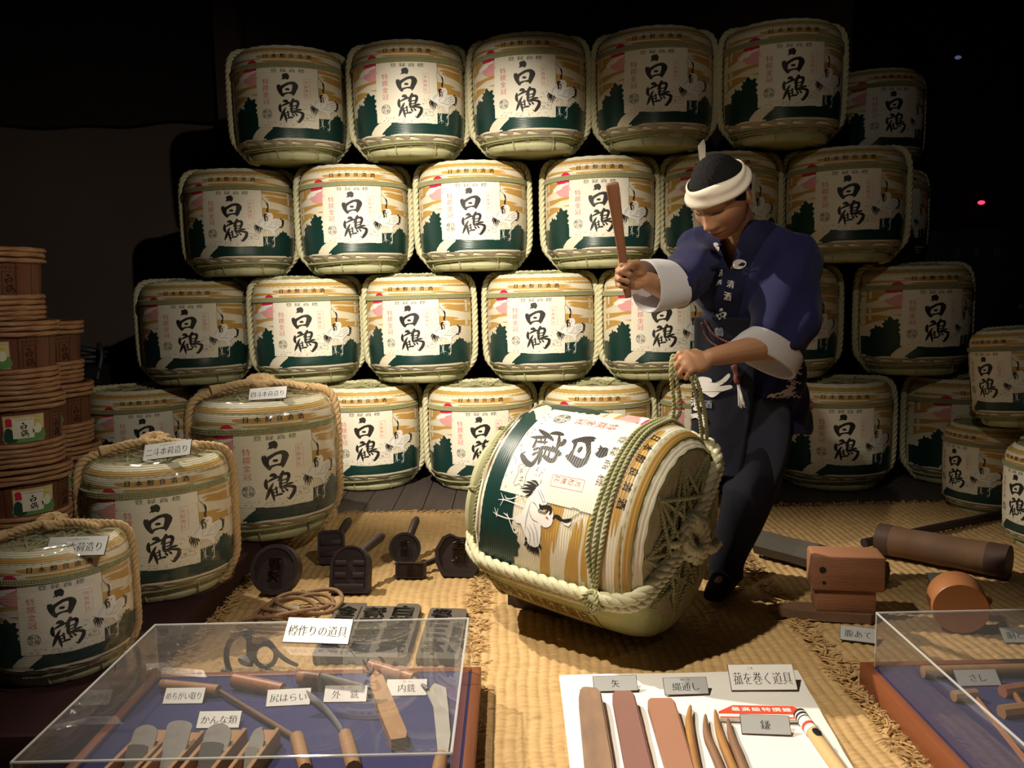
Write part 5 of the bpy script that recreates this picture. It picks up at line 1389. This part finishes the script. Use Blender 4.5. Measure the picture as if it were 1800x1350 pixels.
def hand(wrist, dv, pn, tv, key, bends=(72, 92, 55), S=1.0):
    dv = Vector(dv).normalized(); pn = Vector(pn); pn = (pn - dv * pn.dot(dv)).normalized(); tv_ = dv.cross(pn); tv_ = tv_ if tv_.dot(Vector(tv)) > 0 else -tv_
    Mx = Matrix(((dv.x, tv_.x, pn.x, wrist.x), (dv.y, tv_.y, pn.y, wrist.y), (dv.z, tv_.z, pn.z, wrist.z), (0, 0, 0, 1))) @ Matrix.Scale(S, 4)
    P = lambda a, b, c: Mx @ Vector((a, b, c))
    body.ball((.050, .0, .002), (.050, .041, .0165), 20, 12, M=Mx)
    body.ball((.075, .0, .000), (.026, .042, .0145), 20, 12, M=Mx)
    body.ball((.036, .022, .012), (.032, .018, .016), 16, 10, M=Mx)
    body.ball((.034, -.022, .010), (.030, .016, .014), 16, 10, M=Mx)
    for (b, x0, ln, r_, e) in ((.032, .088, (.043, .026, .021), .0092, 0), (.0105, .092, (.047, .029, .022), .0096, 3), (-.0115, .089, (.044, .027, .021), .0092, 6), (-.032, .082, (.035, .021, .018), .0080, 10)):
        p = Vector((x0, b, 0)); pts = [p]; a = 0
        body.ball(p, r_ * 1.22 * 1.0, 12, 8, M=Mx)
        for L_, bd in zip(ln, bends):
            a += R(bd + e); p = p + Vector((math.cos(a) * L_, -.0012, math.sin(a) * L_)); pts.append(p)
        W_ = [Mx @ q for q in pts]
        for i in range(3):
            ra, rb = (r_ * (1 - .06 * i)) * S, (r_ * (1 - .06 * (i + 1))) * S
            body.tube([W_[i], W_[i + 1]], [ra, rb], 12); body.ball(W_[i + 1], rb * 1.02, 12, 8)
    tp = [Vector((.022, .030, .012)), Vector((.050, .047, .030)), Vector((.078, .040, .046)), Vector((.094, .020, .052))]
    W_ = [Mx @ q for q in tp]
    for i, (ra, rb) in enumerate(((.0150, .0118), (.0118, .0106), (.0106, .0088))):
        body.tube([W_[i], W_[i + 1]], [ra * S, rb * S], 12); body.ball(W_[i + 1], rb * S, 12, 8)
    HANDS[key] = Mx
    return Mx
MR = hand(J['Rw'], (-.93, -.25, .22), (.15, -.95, -.12), (-.05, .0, 1), 'R', S=1.02)
ML = hand(J['Lw'], (-.92, -.34, -.12), (-.10, .72, -.62), (-.1, .5, 1), 'L', S=1.04)
me = evaluate_remesh(body, .0034, 4, 'person')
# skin tones by anatomy: lips, brows, lash line, cheeks
co = np.empty(len(me.vertices) * 3, np.float32); me.vertices.foreach_get('co', co); co = co.reshape(-1, 3)
Hi = np.array(HM.inverted()); lc = co @ Hi[:3, :3].T + Hi[:3, 3]
base = np.tile(np.array([[.40, .205, .110]]), (len(co), 1))
def blend(mask, colr):
    global base
    base = base * (1 - mask[:, None]) + np.array([colr]) * mask[:, None]
l_, f_, u_ = lc[:, 0], lc[:, 1], lc[:, 2]; front = (f_ > .04) & (np.abs(u_) < .14) & (np.abs(l_) < .1)
G = lambda x0, z0, sx, sz: np.exp(-((l_ - x0) / sx) ** 2 - ((u_ - z0) / sz) ** 2) * front
blend(np.clip(1.1 * (G(0, -.0625, .020, .0055) + G(0, -.0735, .016, .0055)), 0, .75), (.33, .12, .085))
blend(np.clip(G(0, -.067, .021, .0022) * 1.2, 0, .8), (.10, .04, .03))
for s in (-1, 1):
    ab = np.abs(u_ - (.0275 - 6.0 * (l_ - s * .032) ** 2)); blend(np.clip(1.5 * np.exp(-(ab / .0042) ** 2) * np.exp(-((l_ - s * .034) / .020) ** 4) * front, 0, .88), (.030, .018, .014))
    ab = np.abs(u_ - (-.0015 + 8 * (l_ - s * .031) ** 2)); blend(np.clip(1.5 * np.exp(-(ab / .0026) ** 2) * np.exp(-((l_ - s * .032) / .015) ** 4) * front, 0, .95), (.020, .012, .010))
blend(np.clip(G(0, -.032, .016, .014) * .4 + (G(.045, -.03, .02, .02) + G(-.045, -.03, .02, .02)) * .3, 0, .5), (.44, .18, .10))
fade = np.clip((u_ + .055) / .05, 0, 1) * 0
ca = me.color_attributes.new('tone', 'FLOAT_COLOR', 'POINT')
ca.data.foreach_set('color', np.concatenate([base, np.ones((len(base), 1))], 1).astype(np.float32).ravel())
me.materials.clear(); me.materials.append(m_skin)
man = link('person', me)
tag(man, 'man in navy work coat and white headband bending over the tipped barrel, mallet raised', 'person')

# hair
dirs = sphere_dirs(180, 120); vs = []; keep = []
rs = np.random.default_rng(2); ph = rs.uniform(0, 6.28, 12)
for d in dirs:
    p = head_pt(d); l, f, u = p
    hl = .050 - .055 * (1 - max(-1, min(1, (f + .02) / .085))) if abs(f) < 1 else 0
    side = .018 if (abs(l) > .06 and .0 < f < .045) else 0
    hl -= side * 1.6
    nzz = sum(math.sin(l * k1 * 150 + f * k2 * 160 + u * k3 * 155 + q) for k1, k2, k3, q in ((3, 1, 2, ph[0]), (-2, 3, 1, ph[1]), (1, -3, 3, ph[2]), (4, 4, -3, ph[3]), (-5, 2, 5, ph[4]), (6, -5, 2, ph[5]))) / 6
    e = max(0, min(1, (u - hl) / .02))
    vs.append(HM @ (p * (1.0 + (.098 + .012 * nzz) * e ** .6 - .012))); keep.append(u > hl - .004)
fs = [f[::-1] for f in sphere_faces(180, 120) if all(keep[i] for i in f)]
MB().add(vs, fs).build('hair', m_hair, man, 179)
# headband
mb = MB(); n, k = 96, 9; vs = []; fs = []
for i in range(n):
    a = 2 * PI * i / n
    for j in range(k + 1):
        t = j / k; uu = .020 + .050 * t + .012 * math.cos(a - PI) * -1 * .6 + .003 * math.sin(3 * a)
        rr = math.sqrt(max(.2, 1 - (uu / .125) ** 2)); fold = .0028 * math.sin(t * 9 + 1.5 * math.sin(a * 2)) + .0055 * math.sin(PI * t) ** .4
        vs.append(HM @ Vector(((.084 * rr + .0042 + fold) * math.sin(a), (.106 * rr + .0042 + fold) * math.cos(a), uu)))
for i in range(n):
    for j in range(k): fs.append((i * (k + 1) + j, ((i + 1) % n) * (k + 1) + j, ((i + 1) % n) * (k + 1) + j + 1, i * (k + 1) + j + 1))
hb = mb.add(vs, fs).build('headband', m_band, man, 179)
sol = hb.modifiers.new('thickness', 'SOLIDIFY'); sol.thickness = .004; sol.offset = -1
mb = MB(); kp = Vector((-.068, -.070, .060))
mb.ball(kp, (.014, .014, .016), 14, 10, M=HM)
mb.tube([HM @ (kp + q) for q in (Vector((0, 0, 0)), Vector((-.004, -.012, .030)), Vector((.0, -.022, .062)), Vector((.012, -.022, .078)))], [.007, .011, .013, .003], 8, flat=.35)
mb.tube([HM @ (kp + q) for q in (Vector((0, 0, 0)), Vector((-.022, .004, -.004)), Vector((-.040, .006, -.018)))], [.006, .010, .002], 8, flat=.35)
mb.build('headband_knot', m_band, man, 60)

# coat: torso and wide sleeves joined
def ring(c, A, B, n=40, pw=2.3):
    o = []
    for i in range(n):
        a = 2 * PI * i / n; ca, sa = math.cos(a), math.sin(a)
        o.append(Vector(c) + A * (math.copysign(abs(ca) ** (2 / pw), ca)) + B * (math.copysign(abs(sa) ** (2 / pw), sa)))
    return o
def loft(mb, rings, sub=4, caps=True):
    n = len(rings[0]); cols = [catmull([r_[i] for r_ in rings], sub) for i in range(n)]; k = len(cols[0])
    vs = [cols[i][j] for j in range(k) for i in range(n)]
    fs = [(j * n + i, j * n + (i + 1) % n, (j + 1) * n + (i + 1) % n, (j + 1) * n + i) for j in range(k - 1) for i in range(n)]
    if caps: fs += [tuple(range(n - 1, -1, -1)), tuple((k - 1) * n + i for i in range(n))]
    return mb.add(vs, fs)
UPZ = Vector((0, 0, 1))
def torso_c(z):
    ks = [J['pel'] + Vector((0, 0, -.16)), J['pel'], J['waist'], J['chest'], J['neck'] + FB * -.0]
    for a, b in zip(ks, ks[1:]):
        if z <= b.z or b is ks[-1]:
            t = (z - a.z) / (b.z - a.z); return a.lerp(b, t)
coat = MB()
Rg = []
for z, a, b, fo in ((.585, .195, .150, .0), (.66, .195, .150, .0), (.76, .190, .145, .005), (.88, .172, .132, .01), (1.0, .172, .130, .01), (1.10, .188, .136, .01), (1.18, .196, .132, .005), (1.235, .185, .115, .0), (1.275, .135, .095, -.005), (1.315, .085, .078, -.012)):
    Rg.append(ring(torso_c(z) + FB * fo, LB * a, FB * b))
loft(coat, Rg)
def ax_ring(px, py, Y, Aend, Bv, n=36):
    c = atY(px, py, Y); A = atY(*Aend) - c; return c, ring(c, A, Bv, n, 2.2)
# left sleeve (image right)
Bs = Vector((.35, -.80, .35)).normalized()
lr = [ring(atY(1372, 455, 2.93), Vector((.02, .03, .10)), Bs * .095), ring(atY(1388, 492, 2.88), Vector((-.075, .02, .06)), Bs * .095),
      ring(atY(1378, 552, 2.80), Vector((-.085, .03, .05)), Bs * .092)]
Lc0 = atY(1362, 607, 2.75); La_ = (atY(1402, 638, 2.76) - atY(1316, 580, 2.74)) / 2; Lc1 = atY(1338, 634, 2.76); Lb_ = (atY(1396, 666, 2.77) - atY(1280, 602, 2.75)) / 2
LBv = Vector((.10, -.93, .30)).normalized()
lr += [ring(Lc0, -La_, LBv * .078)]
loft(coat, [[p for p in r_] for r_ in (ring(atY(1360, 452, 2.95), Vector((-.02, .05, .085)), Vector((.06, -.05, .02))), lr[0], lr[1], lr[2], lr[3])] if False else lr)
# right sleeve (image left)
RBv = Vector((.55, -.75, -.1)).normalized()
Rc0 = atY(1183, 497, 2.83); Ra_ = (atY(1172, 460, 2.83) - atY(1192, 534, 2.83)) / 2
rr_ = [ring(atY(1245, 450, 3.05), Vector((0.0, .02, .095)), RBv * .095), ring(atY(1222, 470, 2.97), Vector((.03, .02, .100)), RBv * .10), ring(atY(1203, 486, 2.90), Vector((.02, .02, .095)), RBv * .09), ring(Rc0, Ra_ * 1.05, RBv * .072)]
loft(coat, rr_)
cap_tube(coat, [J['Ls'], (J['Ls'] + J['Rs']) / 2 + Vector((0, 0, .015)), J['Rs']], [.088, .100, .088], 24)
cap_tube(coat, [J['Ls'], atY(1393, 520, 2.83), atY(1378, 575, 2.77)], [.088, .085, .07], 20)
cme = evaluate_remesh(coat, .0065, 10, 'work_coat')
co = np.empty(len(cme.vertices) * 3, np.float32); cme.vertices.foreach_get('co', co); co = co.reshape(-1, 3)
no = np.empty(len(cme.vertices) * 3, np.float32); cme.vertices.foreach_get('normal', no); no = no.reshape(-1, 3)
X, Y, Z = co.T
fold = .0075 * np.sin((X * 18 - Z * 26 + Y * 10) + 1.5 * np.sin(Z * 9)) + .0035 * np.sin(X * 35 + Y * 28 + Z * 22 + np.sin(Z * 14) * 2) + .0035 * np.sin(X * 60 - Z * 46 + Y * 20)
co2 = co + no * fold[:, None]
cme.vertices.foreach_set('co', co2.astype(np.float32).ravel())
# open the neckline as a V
bm = bmesh.new(); bm.from_mesh(cme)
nk = torso_c(1.24)
def in_v(p):
    d = p - nk; l = d.dot(LB) + .005; f = d.dot(FB); z = p.z
    return f > -.02 and z > 1.14 and abs(l) < .050 * (z - 1.14) / .16
bm.verts.index_update()
bmesh.ops.delete(bm, geom=[f for f in bm.faces if in_v(f.calc_center_median())], context='FACES')
bm.verts.index_update(); bm.verts.ensure_lookup_table(); seen = set(); small = []
for v in bm.verts:
    if v.index in seen: continue
    comp = []; todo = [v]; seen.add(v.index)
    while todo:
        q = todo.pop(); comp.append(q)
        for e in q.link_edges:
            w_ = e.other_vert(q)
            if w_.index not in seen: seen.add(w_.index); todo.append(w_)
    if len(comp) < 1500: small += comp
bmesh.ops.delete(bm, geom=small, context='VERTS')
bm.to_mesh(cme); bm.free(); cme.materials.clear(); cme.materials.append(m_navy)
coat_o = link('work_coat', cme, man)
bvh_coat = BVHTree.FromPolygons([v.co.copy() for v in cme.vertices], [tuple(p.vertices) for p in cme.polygons])
# cuffs
def cuff(c0, A0, c1, A1, Bv, b0, b1, name):
    mb = MB(); n = 44; rings = []
    for t in (0, .33, .66, 1.0):
        rings.append(ring(c0.lerp(c1, t), A0.lerp(A1, t) * (1 + .02 * math.sin(t * 5)), Bv * (b0 + (b1 - b0) * t), n, 2.2))
    inner = [[c0.lerp(c1, t) + (p - c0.lerp(c1, t)) * .93 for p in r_] for r_, t in zip(rings, (0, .33, .66, 1.0))]
    loft(mb, rings + inner[::-1], 3, False)
    return mb.build(name, m_cuff, man, 50)
cuff(Lc0, -La_ * 1.05, Lc1, -Lb_ * 1.0, LBv, .084, .080, 'cuff')
Rc1 = atY(1136, 503, 2.80); Ra1 = (atY(1126, 458, 2.80) - atY(1132, 551, 2.80)) / 2
cuff(Rc0, Ra_ * 1.10, Rc1, Ra1 * 1.03, RBv, .076, .072, 'cuff')

def cast(px, py, bvh=None, off=.0015):
    o = Vector((0, 0, CAM_H)); h = (bvh or bvh_coat).ray_cast(o, ray(px, py).normalized())
    return h[0] + h[1] * (off if h[1].dot(ray(px, py)) < 0 else -off) if h[0] is not None else None
def strip(pts, wd, name, m_, bvh, n=6, off=.006):
    """cloth band laid over the coat along a line of points on it"""
    S = catmull([(a, b, 0) for a, b in pts], n); mb = MB(); rows = []
    for i, p in enumerate(S):
        q0, q1 = S[max(i - 1, 0)], S[min(i + 1, len(S) - 1)]; d = Vector((q1.x - q0.x, q1.y - q0.y)).normalized(); nx, ny = -d.y, d.x
        rw = []
        for t in np.linspace(-.5, .5, 6):
            h = cast(p.x + nx * wd * t, p.y + ny * wd * t, bvh, off * (1 - (2 * abs(t)) ** 4 * .8))
            rw.append(h)
        base_ = next((h for h in rw if h is not None), None)
        if base_ is None: continue
        last = base_
        for q in range(6):
            if rw[q] is None or (rw[q] - last).length > .05: rw[q] = last.copy()
            last = rw[q]
        rows.append(rw)
    vs = [p for r_ in rows for p in r_]; fs = [(i * 6 + j, i * 6 + j + 1, (i + 1) * 6 + j + 1, (i + 1) * 6 + j) for i in range(len(rows) - 1) for j in range(5)]
    return mb.add(vs, fs).build(name, m_, man, 179)
strip([(1352, 385), (1330, 412), (1310, 445), (1297, 480), (1287, 520), (1278, 570), (1274, 610)], 36, 'collar', m_collar, bvh_coat)
strip([(1252, 410), (1258, 440), (1263, 480), (1266, 520), (1268, 570), (1268, 610)], 30, 'collar', m_collar, bvh_coat, off=.004)

# trousers, apron
tr = MB()
for sd in 'LR':
    h, k, a = J[sd + 'h'], J[sd + 'k'], J[sd + 'a']
    loft(tr, [ring(h + Vector((0, 0, .03)), LB * .105, FB * .115), ring(h.lerp(k, .5), LB * .105, FB * .110), ring(k, LB * .090, FB * .096), ring(k.lerp(a, .5), LB * .076, FB * .080), ring(a + Vector((0, 0, .02)), LB * .062, FB * .066), ring(a + Vector((0, 0, -.045)), LB * .056, FB * .060)])
loft(tr, [ring(J['pel'] + Vector((0, 0, .05)), LB * .165, FB * .125), ring(J['pel'] - Vector((0, 0, .05)), LB * .170, FB * .13), ring(J['pel'] - Vector((0, 0, .12)), LB * .14, FB * .12)])
for sd in 'LR':
    a, t = J[sd + 'a'], J[sd + 't']; d = (t - a); d.z = 0; d.normalize(); s_ = Vector((0, 0, 1)).cross(d)
    loft(tr, [ring(a - d * .055 + Vector((0, 0, -.035)), s_ * .032, UPZ * .045), ring(a + Vector((0, 0, -.035)), s_ * .042, UPZ * .050), ring(a + d * .08 + Vector((0, 0, -.048)), s_ * .046, UPZ * .034), ring(a + d * .16 + Vector((0, 0, -.060)), s_ * .036, UPZ * .022)])
tme = evaluate_remesh(tr, .008, 6, 'trousers'); tme.materials.clear(); tme.materials.append(m_trous)
link('trousers', tme, man)
mb = MB(); n = 36; rows = []
for j, (z, a, b, s0, s1) in enumerate(((1.0, .196, .158, -60, 30), (.94, .198, .160, -66, 26), (.86, .206, .164, -74, 22), (.76, .218, .176, -80, 18), (.66, .226, .184, -84, 14), (.56, .226, .188, -86, 10), (.50, .224, .188, -86, 8), (.44, .222, .188, -86, 6))):
    c = torso_c(max(z, .60)); c = Vector((c.x, c.y, z)); rw = []
    for t in np.linspace(0, 1, n):
        q = R(s0 + (s1 - s0) * t); rw.append(c + LB * (a * math.copysign(abs(math.sin(q)) ** .87, q)) + FB * (b * abs(math.cos(q)) ** .87 + .004 * math.sin(t * 17 + z * 12)))
    rows.append(rw)
cols = [catmull([r_[i] for r_ in rows], 4) for i in range(n)]; k = len(cols[0])
vs = [cols[i][j] for j in range(k) for i in range(n)]; fs = [(j * n + i, j * n + i + 1, (j + 1) * n + i + 1, (j + 1) * n + i) for j in range(k - 1) for i in range(n - 1)]
ap = mb.add(vs, fs).build('apron', m_apron, man, 179); so = ap.modifiers.new('thickness', 'SOLIDIFY'); so.thickness = .004
bvh_ap = BVHTree.FromPolygons([Vector(v) for v in vs], fs)

mb = MB(); n = 16; rows = []
for z, a, b, s0, s1 in ((.72, .212, .168, 2, 50), (.62, .214, .172, -2, 52), (.52, .205, .168, -6, 50), (.42, .19, .158, -10, 40), (.36, .18, .150, -10, 28)):
    c = torso_c(max(z, .60)); c = Vector((c.x, c.y, z)); rw = []
    for t in np.linspace(0, 1, n):
        q = R(s0 + (s1 - s0) * t); rw.append(c + LB * (a * math.copysign(abs(math.sin(q)) ** .87, q)) + FB * (b * abs(math.cos(q)) ** .87 + .005 * math.sin(t * 11 + z * 9)))
    rows.append(rw)
cols = [catmull([r_[i] for r_ in rows], 4) for i in range(n)]; k = len(cols[0])
o = mb.add([cols[i][j] for j in range(k) for i in range(n)], [(j * n + i, j * n + i + 1, (j + 1) * n + i + 1, (j + 1) * n + i) for j in range(k - 1) for i in range(n - 1)]).build('wrap_cloth', m_slate, man, 179)
so = o.modifiers.new('thickness', 'SOLIDIFY'); so.thickness = .004
# prints on the cloth
def cast_both(px, py, off=.003, bv=None):
    o = Vector((0, 0, CAM_H)); d = ray(px, py).normalized(); best = None
    for b_ in (bv or (bvh_coat, bvh_ap)):
        h = b_.ray_cast(o, d)
        if h[0] is not None and (best is None or h[3] < best[3]): best = h
    if best is None: return None
    nrm = best[1] if best[1].dot(d) < 0 else -best[1]
    return best[0] + nrm * off
def cloth_print(name, pr, m_, off=.0075, du=None, bv=None):
    memo = [None]
    def fn(x, y, o):
        h = cast_both(x, y, off + o, bv)
        if h is None: h = memo[0] if memo[0] is not None else Vector((1, 3, 1))
        memo[0] = h; return h
    return link(name, pr.mesh(name, m_ if isinstance(m_, list) else [m_], fn, 0, du, du), man)
p = Print(); p.circle(1261, 436, 6.5, 8.5); cloth_print('crest_print', p, m_wprint, .010, 5)
p = Print(); p.circle(1301, 463, 13, 9); p.poly([(1299, 464), (1306, 459), (1313, 462), (1310, 467), (1303, 466)], 1, .001); cloth_print('crest_print', p, [m_wprint, m_collar], .010, 5)
for ch, x, y, s_ in (('清', 1266, 477, 12), ('酒', 1266, 496, 11), ('清', 1287, 500, 13), ('酒', 1281, 519, 13)):
    p = Print(); p.text(ch, x, y, s_, s_ * 1.05, bold=.02, rot=R(8) if x > 1270 else 0); cloth_print('collar_lettering', p, m_wprint, .010)
p = Print(); sc_ = .055
T_ = lambda pts: [(1271 + (x - 588) * sc_, 538 + (y - 245) * sc_) for x, y in pts]
kanji_haku(p, T_); cloth_print('collar_mark', p, m_wprint, .010, 6)
p = Print(); p.text('鶴', 1266, 582, 16, 17, bold=.03); cloth_print('collar_mark', p, m_dimprint, .010)
p = Print(); p.text('清', 1226, 706, 15, 16, bold=.03); cloth_print('apron_lettering', p, m_wprint, .0095, None, (bvh_ap,))
p = Print(); p.text('酒', 1248, 710, 14, 15, bold=.03); cloth_print('apron_lettering', p, m_dimprint, .0095, None, (bvh_ap,))
p = Print()
p.poly(smooth2([(x - 6, y + 12) for x, y in ((1226, 662), (1238, 650), (1258, 652), (1262, 660), (1274, 656), (1288, 644), (1291, 649), (1282, 660), (1272, 666), (1292, 664), (1294, 670), (1276, 676), (1262, 686), (1250, 680), (1243, 676), (1244, 670), (1232, 670))], 3)); cloth_print('crane_print', p, m_wprint, .0095, 8, (bvh_ap,))
p = Print(); p.poly(smooth2([(1222, 718), (1230, 710), (1237, 706), (1236, 714), (1228, 722)], 3)); p.poly(smooth2([(1212, 732), (1226, 726), (1240, 728), (1248, 738), (1246, 746), (1240, 750), (1236, 740), (1226, 734), (1216, 738)], 3)); cloth_print('crane_print', p, m_wprint, .0095, 8, (bvh_ap,))
rs = random.Random(9); p = Print()
for i in range(40):
    y = rs.uniform(618, 700); x = 1404 - (y - 618) * .10 + rs.uniform(-13, 5); a = rs.uniform(-.6, .6)
    p.stroke([(x - 5, y - 2 + a, .5), (x - 2, y - 5, 1.1), (x + 2, y - 1, 1.1), (x + 5, y - 4 + a, .4)], 0, 0, 3)
for i in range(34):
    x = rs.uniform(1355, 1392); y = 688 + (1392 - x) * .35 + rs.uniform(-8, 10)
    p.stroke([(x - 7, y + 4, .4), (x - 2, y, 1.1), (x + 3, y + 1, 1.1), (x + 8, y - 3, .4)], 0, 0, 3)
cloth_print('wave_print', p, m_wprint, .004, 6)
# sash cords and tassel
def on_cloth(pts, off): return [q for q in (cast_both(x, y, off) for x, y in pts) if q is not None]
mb = MB()
for pts in ([(1238, 566), (1246, 590), (1258, 604), (1275, 612)], [(1244, 562), (1256, 584), (1272, 596), (1290, 602)]):
    q = on_cloth(pts, .012)
    if len(q) > 2: mb.rope(catmull(q, 6), .004, 2, .02, 5)
mb.build('sash_cord', m_sash, man, 60)
q = on_cloth([(1294, 640), (1297, 655), (1300, 672)], .016)
mb = MB(); mb.tube(catmull(q, 5), [.010 + .002 * math.sin(i) for i in range(len(catmull(q, 5)))], 10)
tassel = mb.build('tassel', m_sash, man, 60)
mb = MB(); q0 = on_cloth([(1301, 674)], .016)[0]; rs = random.Random(2)
for i in range(26):
    e = on_cloth([(1308 + rs.uniform(-7, 7), 712 + rs.uniform(-4, 4))], .012 + rs.uniform(0, .012))
    if e: mb.tube([q0 + Vector((rs.uniform(-.004, .004), 0, 0)), (q0 + e[0]) / 2 + Vector((0, -.003, .0)), e[0]], [.0016, .0022, .0014], 4)
tf = mb.build('tassel_fringe', m_wprint, tassel, 60); tf['kind'] = 'stuff'

# ------------------------------------------------------------------ mallet in his right hand
G_ = MR @ Vector((.080, .004, .030)); tvr = Vector(MR.col[1][:3]).normalized()
tip = atY(1076, 322, 2.62); d = (tip - G_).normalized(); L_ = (tip - G_).length
pts = [G_ - d * .075, G_ - d * .05, G_, G_ + d * L_ * .45, G_ + d * L_ * .8, G_ + d * L_ * .97, G_ + d * L_]
sd = Vector((1, 0, 0)); sd = (sd - d * sd.dot(d)).normalized(); fd = d.cross(sd)
mb = MB(); rgs = [ring(p_, sd * a, fd * b, 20, 3.2) for p_, a, b in zip(pts, (.0105, .012, .0125, .0150, .0185, .0195, .0165), (.010, .0115, .0115, .0125, .014, .014, .012))]
loft(mb, rgs, 4); mal = mb.build('wooden_mallet', mat('mallet_wood', (.25, .105, .05), .5, .4, var=.35, vscale=9, stretch=(3, 3, .5), col2=(.16, .06, .03)), None, 50)
tag(mal, 'plain brown wooden beater stick held upright in the raised right hand', 'mallet')

# ------------------------------------------------------------------ binding cord from his left hand to the tipped barrel
GL = ML @ Vector((.080, .0, .028)); tl = Vector(ML.col[1][:3]).normalized()
zb = .826 * BH
cord = thing('binding_cord', 'green straw cord pulled from the tipped barrel up to the left hand', 'cord', GL); o0 = GL.copy()
for q, (dz, dth) in enumerate(((-.012, 0), (.0, .03), (.012, -.02))):
    pts = [on_barrel(R(74), zb + dz * .15, .030), on_barrel(R(66), zb + dz * .3, .010), on_barrel(R(45), zb + dz * 1.6 - .004, .0085), on_barrel(R(15), zb + dz * 1.3, .0085), on_barrel(R(-15), zb + dz * 1.2, .0085), on_barrel(R(-40), zb + dz * 1.1 + .004, .0085)]
    if q < 2:
        e = on_barrel(R(-58), zb + dz, .012)
        pts += [e, e.lerp(GL, .35) + Vector((.012 * q, 0, -.02)), e.lerp(GL, .72) + Vector((-.03 + .012 * q, -.02, .03)), GL + tl * .05 + Vector((-.012, -.01, .0)), GL + tl * .01]
    else:
        pts += [on_barrel(R(a), zb + dz, .0085) for a in (-60, -90, -120, -150)]
    MB().rope(catmull([p_ - o0 for p_ in pts], 8), .0070, 2, .030, 6).build('strand', m_cord, cord, 60)
for q in (0, 1):
    e = on_barrel(R(-105), zb + .01 * q, .010)
    pts = [GL + tl * .01, GL - tl * .05 + Vector((.004 + .014 * q, 0, 0)), (GL - tl * .05).lerp(e, .5) + Vector((.03 + .012 * q, .01, -.03)), e, on_barrel(R(-125), zb + .01 * q, .0085)]
    MB().rope(catmull([p_ - o0 for p_ in pts], 8), .0070, 2, .030, 6).build('strand', m_cord, cord, 60)
mb = MB(); kc = on_barrel(R(72), zb, .030) - o0
for i in range(4):
    a = i * .8; mb.rope([kc + (RM @ Vector((0, 0, 1))) * (.016 * math.cos(t)) + (RM @ Vector((math.cos(R(72)), math.sin(R(72)), 0))) * (.034 * math.sin(t)) + (RM @ Vector((math.sin(R(72)), -math.cos(R(72)), 0))) * (.012 * math.sin(t * 2 + a)) + (RM @ Vector((0, 0, 1))) * (.008 * (i - 1.5)) for t in np.linspace(0, 2 * PI, 18, endpoint=False)], .0065, 2, .026, 5, True)
mb.build('knot', m_cord, cord, 60)
